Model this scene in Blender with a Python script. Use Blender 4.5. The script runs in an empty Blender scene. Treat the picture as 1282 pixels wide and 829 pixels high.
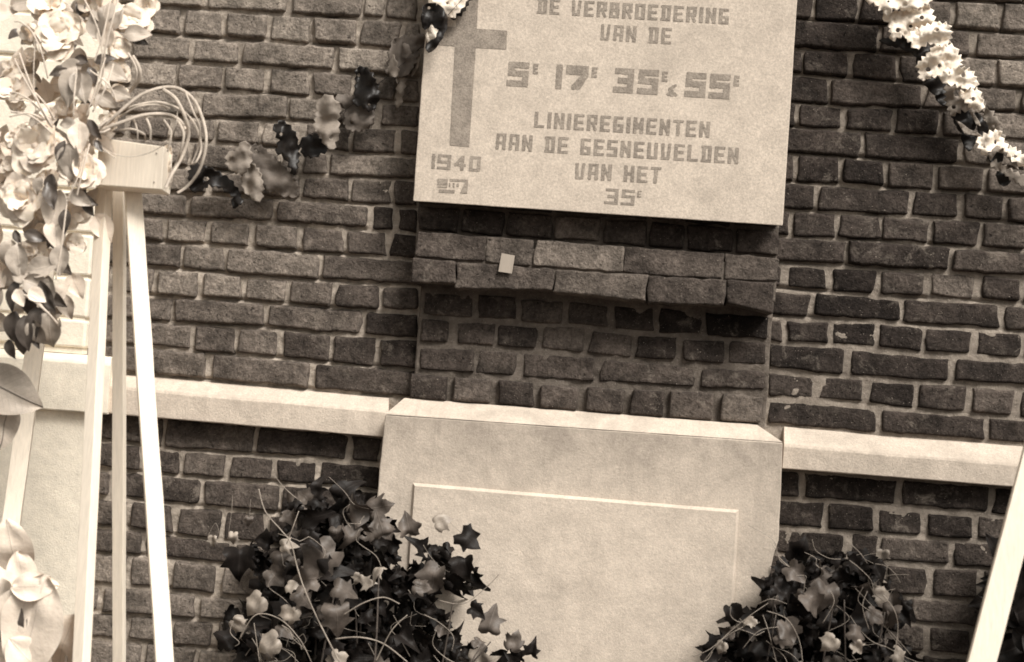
import bpy, bmesh, math, random
import numpy as np
from mathutils import Vector, Matrix, noise
from mathutils.geometry import delaunay_2d_cdt
random.seed(7)
S = bpy.context.scene
C = S.collection
# ------------------------------------------------------------------ camera, sky, sun, exposure
W, H, F = 1282.0, 829.0, 1750.0
pit, yaw, rol = [math.radians(v) for v in (1.62, 4.35, -4.28)]
M3 = (Matrix.Rotation(yaw, 3, 'Z') @ Matrix.Rotation(pit, 3, 'X') @ Matrix.Rotation(rol, 3, 'Y'))
FWD = M3 @ Vector((0, 1, 0))
CAM = Vector((0, 0, 1.2)) - FWD * 3.18
cd = bpy.data.cameras.new('camera'); cam = bpy.data.objects.new('camera', cd); C.objects.link(cam)
cam.matrix_world = Matrix.Translation(CAM) @ (M3 @ Matrix(((1, 0, 0), (0, 0, -1), (0, 1, 0)))).to_4x4()
cd.sensor_width = 36; cd.lens = F / W * 36; cd.clip_start = .05; cd.clip_end = 500
cd.dof.use_dof = True; cd.dof.focus_distance = 3.15; cd.dof.aperture_fstop = 2.8
S.camera = cam
SUN_EL, SUN_AZ = math.radians(49), math.radians(40)      # azimuth: towards the right of the wall's normal
w = bpy.data.worlds.new('World'); S.world = w; w.use_nodes = True
nt = w.node_tree; bg = nt.nodes['Background']
sk = nt.nodes.new('ShaderNodeTexSky'); sk.sky_type = 'NISHITA'; sk.sun_disc = False
sk.sun_elevation = SUN_EL; sk.sun_rotation = math.radians(180) - SUN_AZ
sk.air_density = 1.5; sk.dust_density = 4
hs = nt.nodes.new('ShaderNodeHueSaturation'); hs.inputs['Saturation'].default_value = 0.0
mx = nt.nodes.new('ShaderNodeMix'); mx.data_type = 'RGBA'; mx.blend_type = 'MULTIPLY'; mx.inputs[0].default_value = 1
mx.inputs[7].default_value = (1.0, .97, .90, 1)
nt.links.new(sk.outputs[0], hs.inputs['Color']); nt.links.new(hs.outputs[0], mx.inputs[6])
nt.links.new(mx.outputs[2], bg.inputs[0]); bg.inputs[1].default_value = 0.08
sl = bpy.data.lights.new('sun', 'SUN'); sl.energy = 3.6; sl.angle = math.radians(24); sl.color = (1, .96, .9)
so = bpy.data.objects.new('sun', sl); C.objects.link(so)
sd = Vector((math.sin(SUN_AZ) * math.cos(SUN_EL), -math.cos(SUN_AZ) * math.cos(SUN_EL), math.sin(SUN_EL)))
so.rotation_euler = sd.to_track_quat('Z', 'Y').to_euler(); so.location = (2, -4, 5)
S.view_settings.view_transform = 'Standard'; S.view_settings.look = 'None'
S.view_settings.exposure = 0.35; S.view_settings.gamma = 1
S.render.engine = 'CYCLES'
S.cycles.filter_width = 1.7

def P(x, y, d=0.0):
    """point of the place seen at photo pixel (x, y) on the plane d metres in front of the brick face"""
    r = M3 @ Vector(((x - W / 2) / F, 1, -(y - H / 2) / F))
    return CAM + r * ((-d - CAM.y) / r.y)

# ------------------------------------------------------------------ tagging helpers
def tag(o, label=None, cat=None, group=None, kind=None):
    if label: o['label'] = label
    if cat: o['category'] = cat
    if group: o['group'] = group
    if kind: o['kind'] = kind
    return o
def empty(name, loc, **k):
    o = bpy.data.objects.new(name, None); C.objects.link(o); o.location = loc; o.empty_display_size = .05
    return tag(o, **k)
def mesh(name, V, Fc, mat, parent=None, smooth=True, origin=None, **k):
    V = [Vector(v) for v in V]
    if origin is None:
        origin = sum(V, Vector()) / len(V)
    off = Vector(origin)
    me = bpy.data.meshes.new(name); me.from_pydata([v - off for v in V], [], Fc)
    if mat: me.materials.append(mat)
    if smooth: me.polygons.foreach_set('use_smooth', [True] * len(me.polygons))
    o = bpy.data.objects.new(name, me); C.objects.link(o); o.location = off
    if parent:
        o.parent = parent; o.location = off - wl(parent)
    return tag(o, **k)
WL = {}
def wl(o):
    p = Vector(o.location)
    while o.parent: o = o.parent; p += Vector(o.location)
    return p
def inst(name, me, mat4, parent, **k):
    o = bpy.data.objects.new(name, me); C.objects.link(o)
    o.parent = parent; o.matrix_basis = Matrix.Translation(-wl(parent)) @ mat4
    return tag(o, **k)

# ------------------------------------------------------------------ materials
def TI(v):                       # warm grey of the print's tone, v = albedo
    k = math.exp(-v / .09)
    return (min(.95, v * (1.14 + .12 * k)), v * (.978 - .012 * k), v * (.82 + .02 * k), 1)
def newmat(name, rough=.8, spec=.3):
    m = bpy.data.materials.new(name); m.use_nodes = True
    b = m.node_tree.nodes['Principled BSDF']; b.inputs['Roughness'].default_value = rough
    b.inputs['Specular IOR Level'].default_value = spec
    return m, m.node_tree, b
def nz(nt, scale, detail=4, rough=.6, vec=None, typ='N', dist=0):
    n = nt.nodes.new('ShaderNodeTexNoise'); n.inputs['Scale'].default_value = scale
    n.inputs['Detail'].default_value = detail; n.inputs['Roughness'].default_value = rough
    n.inputs['Distortion'].default_value = dist
    if vec is not None: nt.links.new(vec, n.inputs['Vector'])
    return n.outputs['Fac']
def ramp(nt, fac, a, b, ca, cb):
    r = nt.nodes.new('ShaderNodeMapRange'); r.inputs[1].default_value = a; r.inputs[2].default_value = b
    r.inputs[3].default_value = ca; r.inputs[4].default_value = cb; r.clamp = True
    nt.links.new(fac, r.inputs[0]); return r.outputs[0]
def mul(nt, col, fac):
    m = nt.nodes.new('ShaderNodeVectorMath'); m.operation = 'SCALE'
    if isinstance(col, tuple): m.inputs[0].default_value = col[:3]
    else: nt.links.new(col, m.inputs[0])
    nt.links.new(fac, m.inputs['Scale']); return m.outputs[0]
def mixc(nt, fac, a, b):
    m = nt.nodes.new('ShaderNodeMix'); m.data_type = 'RGBA'
    for s, v in ((6, a), (7, b)):
        if isinstance(v, tuple): m.inputs[s].default_value = v
        else: nt.links.new(v, m.inputs[s])
    nt.links.new(fac, m.inputs[0]); return m.outputs[2]
def mth(nt, op, a, b):
    m = nt.nodes.new('ShaderNodeMath'); m.operation = op
    for i, v in enumerate((a, b)):
        if isinstance(v, (int, float)): m.inputs[i].default_value = v
        else: nt.links.new(v, m.inputs[i])
    return m.outputs[0]
def bump(nt, b, h, dist, st=1.0):
    n = nt.nodes.new('ShaderNodeBump'); n.inputs['Distance'].default_value = dist; n.inputs['Strength'].default_value = st
    nt.links.new(h, n.inputs['Height']); nt.links.new(n.outputs[0], b.inputs['Normal'])
def pos(nt):
    return nt.nodes.new('ShaderNodeNewGeometry').outputs['Position']

def brick_material():
    m, nt, b = newmat('weathered_brick', .92, .15)
    p = pos(nt)
    oi = nt.nodes.new('ShaderNodeObjectInfo')
    off = nt.nodes.new('ShaderNodeVectorMath'); off.operation = 'ADD'; nt.links.new(p, off.inputs[0])
    sc = nt.nodes.new('ShaderNodeVectorMath'); sc.operation = 'SCALE'; sc.inputs[0].default_value = (9, 5, 7)
    nt.links.new(oi.outputs['Random'], sc.inputs['Scale']); nt.links.new(sc.outputs[0], off.inputs[1])
    v = off.outputs[0]
    big = nz(nt, 14, 3, .6, v); fine = nz(nt, 150, 6, .75, v); mid = nz(nt, 45, 5, .7, v)
    f = mth(nt, 'MULTIPLY', ramp(nt, big, .3, .7, .55, 1.48), ramp(nt, fine, .32, .68, .55, 1.5))
    f = mth(nt, 'MULTIPLY', f, ramp(nt, mid, .35, .65, .72, 1.3))
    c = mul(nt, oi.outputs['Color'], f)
    lime = mth(nt, 'MULTIPLY', ramp(nt, nz(nt, 30, 7, .72, p, dist=.5), .54, .68, 0, 1), ramp(nt, nz(nt, 6, 2, .5, p), .4, .65, .15, 1))
    c = mixc(nt, mth(nt, 'MULTIPLY', lime, .55), c, TI(.27))
    speck = ramp(nt, nz(nt, 300, 2, .5, p), .68, .76, 0, .6)
    c = mixc(nt, speck, c, TI(.4))
    pit_ = ramp(nt, nz(nt, 110, 3, .6, v), .28, .36, .45, 1)
    c = mul(nt, c, pit_)
    nt.links.new(c, b.inputs['Base Color'])
    h = mth(nt, 'ADD', mth(nt, 'MULTIPLY', fine, .35), mth(nt, 'MULTIPLY', mid, .9))
    bump(nt, b, mth(nt, 'MULTIPLY', h, pit_), .010, 1)
    return m
def mortar_material(name, v, dark=.5):
    m, nt, b = newmat(name, .95, .1)
    p = pos(nt)
    c = mul(nt, TI(v), ramp(nt, nz(nt, 60, 6, .7, p), .3, .7, .68, 1.25))
    d = ramp(nt, nz(nt, 9, 4, .65, p), .42, .62, 0, dark)
    c = mixc(nt, d, c, TI(v * .33))
    c = mixc(nt, ramp(nt, nz(nt, 260, 2, .5, p), .62, .7, 0, .5), c, TI(min(.6, v * 1.7)))
    nt.links.new(c, b.inputs['Base Color'])
    bump(nt, b, nz(nt, 170, 6, .75, p), .006, .9)
    return m
def stone_material(name, v, stain=.35, speck=.4, rough=.9, streak=0, bumpd=.0015):
    m, nt, b = newmat(name, rough, .2)
    p = pos(nt)
    c = mul(nt, TI(v), ramp(nt, nz(nt, 22, 6, .7, p), .3, .7, .86, 1.1))
    c = mul(nt, c, ramp(nt, nz(nt, 190, 4, .75, p), .3, .7, 1 - speck * .5, 1 + speck * .35))
    st = ramp(nt, nz(nt, 5.5, 9, .75, p, dist=.8), .47, .70, 0, stain)
    c = mixc(nt, st, c, TI(v * .5))
    c = mixc(nt, ramp(nt, nz(nt, 420, 1, .5, p), .70, .76, 0, speck), c, TI(v * .45))
    c = mixc(nt, ramp(nt, nz(nt, 75, 3, .5, p), .70, .76, 0, speck * .8), c, TI(min(.85, v * 1.35)))
    if streak:
        mp = nt.nodes.new('ShaderNodeMapping'); mp.inputs['Scale'].default_value = (18, 1, 1.2)
        nt.links.new(p, mp.inputs['Vector'])
        c = mixc(nt, ramp(nt, nz(nt, 1.6, 5, .7, mp.outputs[0]), .52, .75, 0, streak), c, TI(v * .55))
    nt.links.new(c, b.inputs['Base Color'])
    bump(nt, b, mth(nt, 'ADD', nz(nt, 240, 5, .7, p), nz(nt, 40, 4, .6, p)), bumpd, .9)
    return m
def paint_material(name, v, rough=.55):
    m, nt, b = newmat(name, rough, .35)
    p = pos(nt)
    mp = nt.nodes.new('ShaderNodeMapping'); mp.inputs['Scale'].default_value = (60, 60, 4); nt.links.new(p, mp.inputs['Vector'])
    g = nz(nt, 3, 5, .6, mp.outputs[0])
    c = mul(nt, TI(v), ramp(nt, g, .35, .7, .9, 1.04))
    c = mixc(nt, ramp(nt, nz(nt, 22, 5, .7, p), .66, .76, 0, .4), c, TI(v * .55))
    nt.links.new(c, b.inputs['Base Color']); bump(nt, b, g, .0012, .6)
    return m
def soft_material(name, v, rough=.6, trans=0, var=.25, scale=25, spec=.3, vein=None):
    m, nt, b = newmat(name, rough, spec)
    p = pos(nt)
    c = mul(nt, TI(v), ramp(nt, nz(nt, scale, 5, .65, p), .3, .7, 1 - var, 1 + var))
    if vein:
        tc = nt.nodes.new('ShaderNodeTexCoord')
        sx = nt.nodes.new('ShaderNodeSeparateXYZ'); nt.links.new(tc.outputs['Object'], sx.inputs[0])
        ax = mth(nt, 'ABSOLUTE', sx.outputs[0], 0)
        q = mth(nt, 'SUBTRACT', sx.outputs[1], mth(nt, 'MULTIPLY', ax, .9))
        wv = mth(nt, 'ABSOLUTE', mth(nt, 'SINE', mth(nt, 'MULTIPLY', q, vein[0]), 0), 0)
        side = ramp(nt, wv, 0, .14, vein[1] * .5, 0); rib = ramp(nt, ax, .0004, .0016, vein[1] * 1.4, 0)
        c = mixc(nt, mth(nt, 'MAXIMUM', side, rib), c, TI(vein[2]))
        bump(nt, b, mth(nt, 'ADD', mth(nt, 'MULTIPLY', rib, .6), nz(nt, 70, 4, .6, p)), .0022, .7)
    else:
        bump(nt, b, nz(nt, scale * 4, 4, .6, p), .0012, .6)
    nt.links.new(c, b.inputs['Base Color'])
    if trans:
        b.inputs['Transmission Weight'].default_value = 0
        b.inputs['Subsurface Weight'].default_value = trans; b.inputs['Subsurface Radius'].default_value = (.01, .01, .008)
        b.inputs['Subsurface Scale'].default_value = .5
    return m
M_BRICK = brick_material()
M_MORT_L = mortar_material('mortar_left', .46, .45)
M_MORT_R = mortar_material('mortar_right', .31, .35)
M_MORT_P = mortar_material('mortar_pilaster', .17, .6)
M_BAND = stone_material('band_stone', .56, .5, .35, streak=.4)
M_PED = stone_material('pedestal_stone', .54, .5, .3, streak=.35)
def grime_below(m, z0, dep, amt):
    # run-off dirt that hangs below an edge at height z0
    n = m.node_tree; b = n.nodes['Principled BSDF']; src = b.inputs['Base Color'].links[0].from_socket
    p = pos(n); sx = n.nodes.new('ShaderNodeSeparateXYZ'); n.links.new(p, sx.inputs[0])
    zz = mth(n, 'ADD', sx.outputs[2], mth(n, 'MULTIPLY', nz(n, 7, 6, .7, p), dep * 1.6))
    k = ramp(n, zz, z0 - dep * .3, z0 + dep * .75, 0, 1)
    k = mth(n, 'MULTIPLY', k, ramp(n, nz(n, 16, 7, .75, p), .35, .6, .35, 1))
    k = mth(n, 'MULTIPLY', k, ramp(n, sx.outputs[2], z0 + .001, z0 + .004, 1, 0))
    n.links.new(mixc(n, mth(n, 'MULTIPLY', k, amt), src, TI(.16)), b.inputs['Base Color'])
zped = (P(482, 519, .115).z + P(980, 554, .115).z) / 2
grime_below(M_PED, zped - .003, .12, .5)
M_PANEL = stone_material('panel_stone', .56, .35, .3, streak=.15)
M_PLAQ = stone_material('plaque_stone', .56, .4, .5, bumpd=.001)
M_INSC = stone_material('inscription_grey', .27, .3, .8, bumpd=.0015)
i_ = M_INSC.node_tree; ib = i_.nodes['Principled BSDF']; src = ib.inputs['Base Color'].links[0].from_socket
i_.links.new(mixc(i_, ramp(i_, nz(i_, 38, 6, .8, pos(i_)), .45, .66, 0, .5), src, TI(.45)), ib.inputs['Base Color'])
M_PIER = stone_material('pale_pier_stone', .88, .10, .12)
M_WHITE = paint_material('white_paint', .86)
M_TAG = paint_material('tag_card', .36)
M_PETAL = soft_material('white_petal', .84, .6, .25, .06, 30)
M_PETAL2 = soft_material('cream_petal', .70, .65, .2, .12, 30)
M_CORE = soft_material('flower_core', .30, .8, 0, .4, 120)
M_STRAW = soft_material('raffia', .50, .6, 0, .25, 60)
M_STRAWP = soft_material('pale_grass', .62, .6, 0, .2, 60)
M_LEAFG = soft_material('grey_leaf', .40, .5, .1, .3, 25, .4, vein=(300, .3, .6))
M_LEAFP = soft_material('pale_leaf', .72, .45, .1, .12, 20, .4, vein=(220, .3, .45))
M_LEAFV = soft_material('veined_leaf', .42, .45, .1, .2, 25, .4, vein=(330, .9, .16))
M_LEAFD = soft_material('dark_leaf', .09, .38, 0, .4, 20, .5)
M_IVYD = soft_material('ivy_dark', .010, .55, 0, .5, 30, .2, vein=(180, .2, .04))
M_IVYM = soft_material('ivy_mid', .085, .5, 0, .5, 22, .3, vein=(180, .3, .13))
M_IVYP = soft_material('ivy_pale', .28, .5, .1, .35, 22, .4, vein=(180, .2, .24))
M_STEM = soft_material('ivy_stem', .08, .7, 0, .4, 80)
M_PAPB = soft_material('black_paper', .010, .5, 0, .3, 30, .4)
M_PAPG = soft_material('grey_paper', .12, .7, .05, .2, 40)
M_PAPY = soft_material('light_paper', .22, .7, .05, .15, 40)
M_PAPW = soft_material('white_paper', .85, .7, .1, .05, 40)
M_GROUND = stone_material('gravel_ground', .07, .3, .6, bumpd=.004)

# ------------------------------------------------------------------ wall geometry
def nv(p, s, seed=0):
    return noise.noise(Vector((p[0] * s + seed * 7.3, p[1] * s - seed * 3.1, p[2] * s + seed * 1.7)))
def lean(x): return .078 - .026 * x / W
TONES = [(250,30,.25),(400,30,.24),(480,50,.20),(230,90,.20),(350,140,.20),(250,250,.19),(450,220,.13),(430,190,.12),(300,320,.18),(450,320,.12),(500,440,.06),(470,380,.10),  # low values next to the pilaster put its side shade into the brick colour
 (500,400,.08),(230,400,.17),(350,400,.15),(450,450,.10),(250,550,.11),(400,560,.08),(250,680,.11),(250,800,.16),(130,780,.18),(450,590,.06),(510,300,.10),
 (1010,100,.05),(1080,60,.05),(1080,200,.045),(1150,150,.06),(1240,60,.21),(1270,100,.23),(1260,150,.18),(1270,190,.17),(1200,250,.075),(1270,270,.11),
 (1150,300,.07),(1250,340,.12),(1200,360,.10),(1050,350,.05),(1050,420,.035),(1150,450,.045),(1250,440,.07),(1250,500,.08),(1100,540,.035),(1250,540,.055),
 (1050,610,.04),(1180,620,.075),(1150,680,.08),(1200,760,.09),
 (600,275,.05),(900,290,.05),(600,310,.14),(900,330,.15),(700,350,.16),(600,400,.08),(600,450,.12),(700,490,.09),(900,400,.05),(900,450,.08),(930,510,.14)]  # courses under plaque and ledge darker: overhang shade put into brick colour
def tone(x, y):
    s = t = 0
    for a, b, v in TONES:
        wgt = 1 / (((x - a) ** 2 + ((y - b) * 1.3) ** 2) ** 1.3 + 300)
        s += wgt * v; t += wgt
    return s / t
def brick(parent, c4, d, depth=.05, proud=.010, v=.15, rnd=.006, seed=0):
    """one brick: c4 = TL,TR,BR,BL photo pixels on the plane at distance d; front stands proud of d"""
    q = [P(x, y, d) for x, y in c4]
    wid = (q[1] - q[0]).length; hei = (q[3] - q[0]).length
    ns = max(7, min(26, int(wid / .010))); nn = 8
    def knots(n, L):
        e = min(.3, rnd / L)
        a = [0, e * .25, e * .8] + [e * 1.6 + (1 - 3.2 * e) * i / (n - 6) for i in range(n - 5)] + [1 - e * .8, 1 - e * .25, 1]
        return a
    us = knots(ns, wid); vs = knots(nn, hei)
    V = []; Fc = []
    cr = random.uniform(.002, .008) * rnd / .006
    prd = proud * random.uniform(.65, 1.3); tilt = (random.uniform(-.002, .002), -random.uniform(.0005, .003))
    sd = random.random() * 50
    for j, t in enumerate(vs):
        for i, s in enumerate(us):
            p = q[0].lerp(q[1], s).lerp(q[3].lerp(q[2], s), t)
            X, Z = (s - .5) * wid, (.5 - t) * hei
            hx, hz = wid / 2 - cr, hei / 2 - cr
            ax, az = abs(X) - hx, abs(Z) - hz
            if ax > 0 and az > 0:
                m = max(ax, az); l = math.hypot(ax, az) + 1e-9
                k = m / l
                p.x += (math.copysign(hx + ax * k, X) - X); p.z += (math.copysign(hz + az * k, Z) - Z)
            e = min(s * wid, (1 - s) * wid, t * hei, (1 - t) * hei)
            k = min(1, e / rnd)
            hgt = prd * math.sqrt(max(0, 1 - (1 - k) ** 2))
            wob = .0042 * (1 - k * .6)
            p.x += wob * 1.3 * nv(p, 38, sd) + .002 * nv(p, 120, sd); p.z += wob * .9 * nv(p, 45, sd + 3) + .0016 * nv(p, 12, sd) + .0016 * nv(p, 120, sd + 9)
            p.y += -hgt + .0034 * nv(p, 26, sd) * k + .0024 * nv(p, 70, sd) * k + tilt[0] * (s - .5) * 2 + tilt[1] * (t - .5) * 2
            V.append(p)
    n = len(us); r = len(vs)
    for j in range(r - 1):
        for i in range(n - 1):
            a = j * n + i; Fc.append((a, a + n, a + n + 1, a + 1))
    ring = [i for i in range(n)] + [j * n + n - 1 for j in range(1, r)] + [(r - 1) * n + i for i in range(n - 2, -1, -1)] + [j * n for j in range(r - 2, 0, -1)]
    b0 = len(V)
    for k in ring:
        V.append(V[k] + Vector((0, depth, 0)))
    L = len(ring)
    for k in range(L):
        Fc.append((ring[k], ring[(k + 1) % L], b0 + (k + 1) % L, b0 + k))
    o = mesh('brick', V, Fc, M_BRICK, parent)
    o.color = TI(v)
    return o
def ev(line, x):
    if len(line) == 1: return line[0][1] + (x - line[0][0]) * .075
    if x < line[0][0]: return line[0][1] + (x - line[0][0]) * .075
    if x > line[-1][0]: return line[-1][1] + (x - line[-1][0]) * .070
    for (a, b), (c, e) in zip(line, line[1:]):
        if x <= c: return b + (e - b) * (x - a) / (c - a)
def rows(parent, lines, joints, d, depth=.05, proud=.010, bed=7.5, head=6.5, vk=1.0, vj=.22, rag=0, rnd=.005):
    for i, js in enumerate(joints):
        top, bot = lines[i], lines[i + 1]
        for a, b in zip(js, js[1:]):
            g = head * random.uniform(.75, 1.3) / 2; g2 = head * random.uniform(.75, 1.3) / 2
            xl, xr = a + g, b - g2
            if xr - xl < 5: continue
            bb = bed / 2 * random.uniform(.75, 1.25); tt = bed / 2 * random.uniform(.75, 1.25)
            def pt(x, ln, off):
                y = ev(ln, x) + off
                ym = (ev(top, x) + ev(bot, x)) / 2
                return (x - lean(x) * (y - ym), y)
            wx = lambda: random.uniform(-2, 2)
            wy = lambda: random.uniform(-.7, .7)
            c4 = [pt(xl + wx(), top, tt + wy()), pt(xr + wx(), top, tt + wy()), pt(xr + wx(), bot, -bb + wy() + rag * random.uniform(-1, .6)), pt(xl + wx(), bot, -bb + wy() + rag * random.uniform(-1, .6))]
            mx_, my_ = (xl + xr) / 2, (ev(top, xl) + ev(bot, xr)) / 2
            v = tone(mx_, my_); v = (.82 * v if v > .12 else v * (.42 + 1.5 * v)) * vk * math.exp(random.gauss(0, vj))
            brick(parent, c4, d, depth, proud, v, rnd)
def relief(name, parent, mat, x0, x1, z0, z1, step, fn, side=.06):
    """irregular mortar sheet, thick: front relief plus sides"""
    nx = max(2, int((x1 - x0) / step)); nz_ = max(2, int((z1 - z0) / step))
    V = []; Fc = []
    su = fn.setup(x0, x1, z0, z1, nx, nz_) if hasattr(fn, 'setup') else None
    for j in range(nz_ + 1):
        z = z0 + (z1 - z0) * j / nz_
        for i in range(nx + 1):
            x = x0 + (x1 - x0) * i / nx
            V.append((x, fn(x, z, su[0][j, i], su[1][j, i]) if su else fn(x, z), z))
    n = nx + 1
    for j in range(nz_):
        for i in range(nx):
            a = j * n + i; Fc.append((a, a + 1, a + n + 1, a + n))
    ring = list(range(n)) + [j * n + nx for j in range(1, nz_ + 1)] + [nz_ * n + i for i in range(nx - 1, -1, -1)] + [j * n for j in range(nz_ - 1, 0, -1)]
    b0 = len(V); V += [(V[k][0], V[k][1] + side, V[k][2]) for k in ring]
    L = len(ring)
    for k in range(L): Fc.append((ring[(k + 1) % L], ring[k], b0 + k, b0 + (k + 1) % L))
    return mesh(name, V, Fc, mat, parent)
def extend(lines, joints, up, down, x0, x1):
    """carry the coursing on above and below the courses that are listed"""
    L = [list(l) for l in lines]; J = [list(j) for j in joints]
    for k in range(up):
        L.insert(0, [(a, b - 35) for a, b in L[0]])
        st = 56 if k % 2 else 113; o = random.uniform(0, 40)
        J.insert(0, list(np.arange(x0 - o, x1 + 60, st)))
    for k in range(down):
        L.append([(a, b + 36) for a, b in L[-1]])
        st = 56 if k % 2 else 113; o = random.uniform(0, 40)
        J.append(list(np.arange(x0 - o, x1 + 60, st)))
    for k, j in enumerate(J):
        J[k] = [x0] + [v for v in j if x0 + 12 < v < x1 - 12] + [x1]
    return L, J

# ---- left bay
LU = [[(191,9.5),(360,19),(525,28)],[(190,42),(254,48),(360,54),(434,58),(486,63),(525,66)],[(176,76),(248,80),(360,85.5),(411,90),(525,98)],
 [(176,110),(248,114),(360,119),(379,121),(476,128),(525,130)],[(190,145),(260,149),(356,152),(442,158),(524,162)],[(190,174),(257,179),(330,184),(401,191),(522,196)],
 [(190,207),(300,216),(376,221),(450,222),(519,225)],[(183,241),(238,243),(345,248),(434,255),(497,258),(520,260)],[(185,270),(238,274),(345,278.5),(425,285.5),(462,288.5),(512,292)],
 [(191,303),(262,307),(317,310.5),(360,315),(418,319),(486,323),(516,326)],[(191,336),(262,340),(285,343),(348,348),(403,351),(453,355),(512,357)],
 [(193,371),(251,374),(332,379),(360,381),(418,387),(475,389),(512,392)],[(204,404),(257,406),(332,410),(356,413),(418,418),(456,420),(497,423)],
 [(196,435),(257,441),(348,449),(411,454),(465,459),(497,461)],[(200,471),(486,497)]]
JU = [[257,363,456,483,530],[122,175,230.6,282,337,392,449,504],[130,165,241.5,303,420,527],[112,168,223.5,280,336,390,442,498,527],[135,249,360,415,473,527],
 [160,215,272,326,380,440,498],[130,240,300,352,378,413],[150,205,262,320,378,439,491],[124,237,346,464,498],[150,205.5,262,317,374.5,433,487],[114,227.5,284,401],
 [140,194.5,252.5,306,362,420,478],[115,218,334,456],[130,185,241.5,296.5,353,415,473],[150,262,392]]
JU = [sorted(set(j)) for j in JU]
LUx, JUx = extend([[(a, b - 33) for a, b in LU[0]]] + LU, JU, 3, 0, 104, 527)
LL = [[(118,513),(300,530),(473,545)],[(119,548.6),(158,555),(203,562),(272,567),(374,574),(430,577),(473,581)],[(120,587),(222,595.7),(300,602),(396,608),(473,614)],
 [(116,622),(158,623.5),(208,630.6),(300,639),(473,653)],[(116,658),(158,660),(210,669),(257,675),(473,691)],[(116,692.5),(158,694),(210,699),(288,706),(473,720)],
 [(112,729.6),(158,735),(215,739),(287,747),(473,761)],[(112,766),(158,768.6),(215,773),(295,778),(473,792)],[(111,797),(158,801),(218,808),(256,812),(473,829)],[(111,834),(473,864)]]
JL = [[205,322,438],[150,180,228.6,285,343.5,398.5],[140,253.7,353],[163,220,279,335,392,448],[110,180,292,405],[161,214.5,274,330,385,440],[127,248,360],[160,215,269,325,382,440],[179,247,360]]
LLx, JLx = extend(LL, JL, 0, 6, 96, 478)
LR = [[(990,-10),(1163,1),(1281,5.5)],[(999,26),(1070,30),(1128,34),(1196,37),(1281,43)],[(999,62),(1064,65.5),(1123,68.5),(1208,72),(1281,75)],[(999,93.5),(1062,98.8),(1120,103),(1227,109.5),(1281,112)],
 [(992,128.6),(1050,133),(1120,135),(1148,136),(1234,139),(1281,142)],[(992,160),(1056,163),(1120,168),(1170,172),(1255,175),(1281,177)],[(988,192),(1046,195.5),(1108,201),(1170,205),(1234,209),(1281,212)],
 [(986,228),(1053,232),(1130,236.4),(1170,239),(1237,243),(1281,246)],[(986,263.6),(1053,267),(1130,271.6),(1196,275),(1259,279),(1281,281)],[(990,297),(1048,299),(1106,302),(1162,306.5),(1229,311),(1281,314)],
 [(1003,331),(1060,333),(1102,336),(1189,341),(1281,346)],[(980,362),(1016,365),(1100,371),(1225,378),(1281,381)],[(979,397),(1043,401),(1120,405),(1156,408),(1281,416)],
 [(979,430),(1043,433),(1120,438.4),(1156,444),(1281,451)],[(983,465),(1061,471.6),(1120,475.6),(1191,480),(1281,486)],[(983,500),(1043,503),(1120,511),(1145,515),(1231,520),(1281,525)],[(980,534),(1281,559)]]
JR = [[1019,1075,1134,1192,1252,1308],[1100,1218],[1004.5,1064,1124.5,1185,1246.6],[1038.5,1155,1273.8],[997.5,1056,1119,1177.6,1236],[1078.8,1202],[995,1053,1109,1170.6,1232.7],[1023,1139.6,1201,1259],
 [990.5,1047.5,1103,1163.8,1228.8],[1060,1189.6],[981,1037.6,1100,1162,1222.8],[1018,1128,1253],[982,1041,1096.6,1156,1217.5,1279],[1060,1191.6],[1021.7,1084,1147,1212,1273],[1100,1232.8]]
for k, j in enumerate(JR):
    st = 57 if len([1 for v in j if 980 < v < 1290]) > 3 else 115
    v = j[-1]
    while v < 1500: v += st; j.append(v)
LRx, JRx = extend(LR, JR, 3, 0, 958, 1490)
LQ = [[(980,587),(1267,609.5)],[(979,624),(1035,627),(1110,632.7),(1162,639),(1258,646)],[(979,660),(1035,664),(1110,669),(1160,671.6),(1235,677)],[(980,694),(1111,704),(1162,708),(1221,711)],
 [(980,732),(1157,747.7),(1223,751.7)],[(980,768),(1137,780),(1217,786)],[(980,804),(1217,823)],[(980,840),(1217,859)]]
JQ = [[1003,1124,1240],[1032.8,1095.5,1157.7,1219,1275],[1061,1100,1190],[995,1045,1104,1162.8,1224],[1020,1137,1250],[990,1047,1103,1159.7,1216],[1030,1150,1265]]
for k, j in enumerate(JQ):
    st = 57 if k % 2 else 115
    v = j[-1]
    while v < 1500: v += st; j.append(v)
LQx, JQx = extend(LQ, JQ, 0, 6, 950, 1490)
ZG = 0.0
left_wall = empty('brick_wall', P(300, 829) * 1, label='sunlit weathered brick wall left of the plaque, behind the tripod', cat='wall')
right_wall = empty('brick_wall', P(1130, 829) * 1, label='dark sooty brick wall with pale joints, right of the plaque and pedestal', cat='wall')
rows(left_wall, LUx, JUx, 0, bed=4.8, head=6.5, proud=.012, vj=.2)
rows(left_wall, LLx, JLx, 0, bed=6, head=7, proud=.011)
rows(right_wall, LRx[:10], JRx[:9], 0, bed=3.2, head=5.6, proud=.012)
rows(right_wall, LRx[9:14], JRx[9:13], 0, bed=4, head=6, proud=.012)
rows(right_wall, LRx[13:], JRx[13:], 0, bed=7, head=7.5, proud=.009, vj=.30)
rows(right_wall, LQx, JQx, 0, bed=6, head=7.5, proud=.010)
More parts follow.
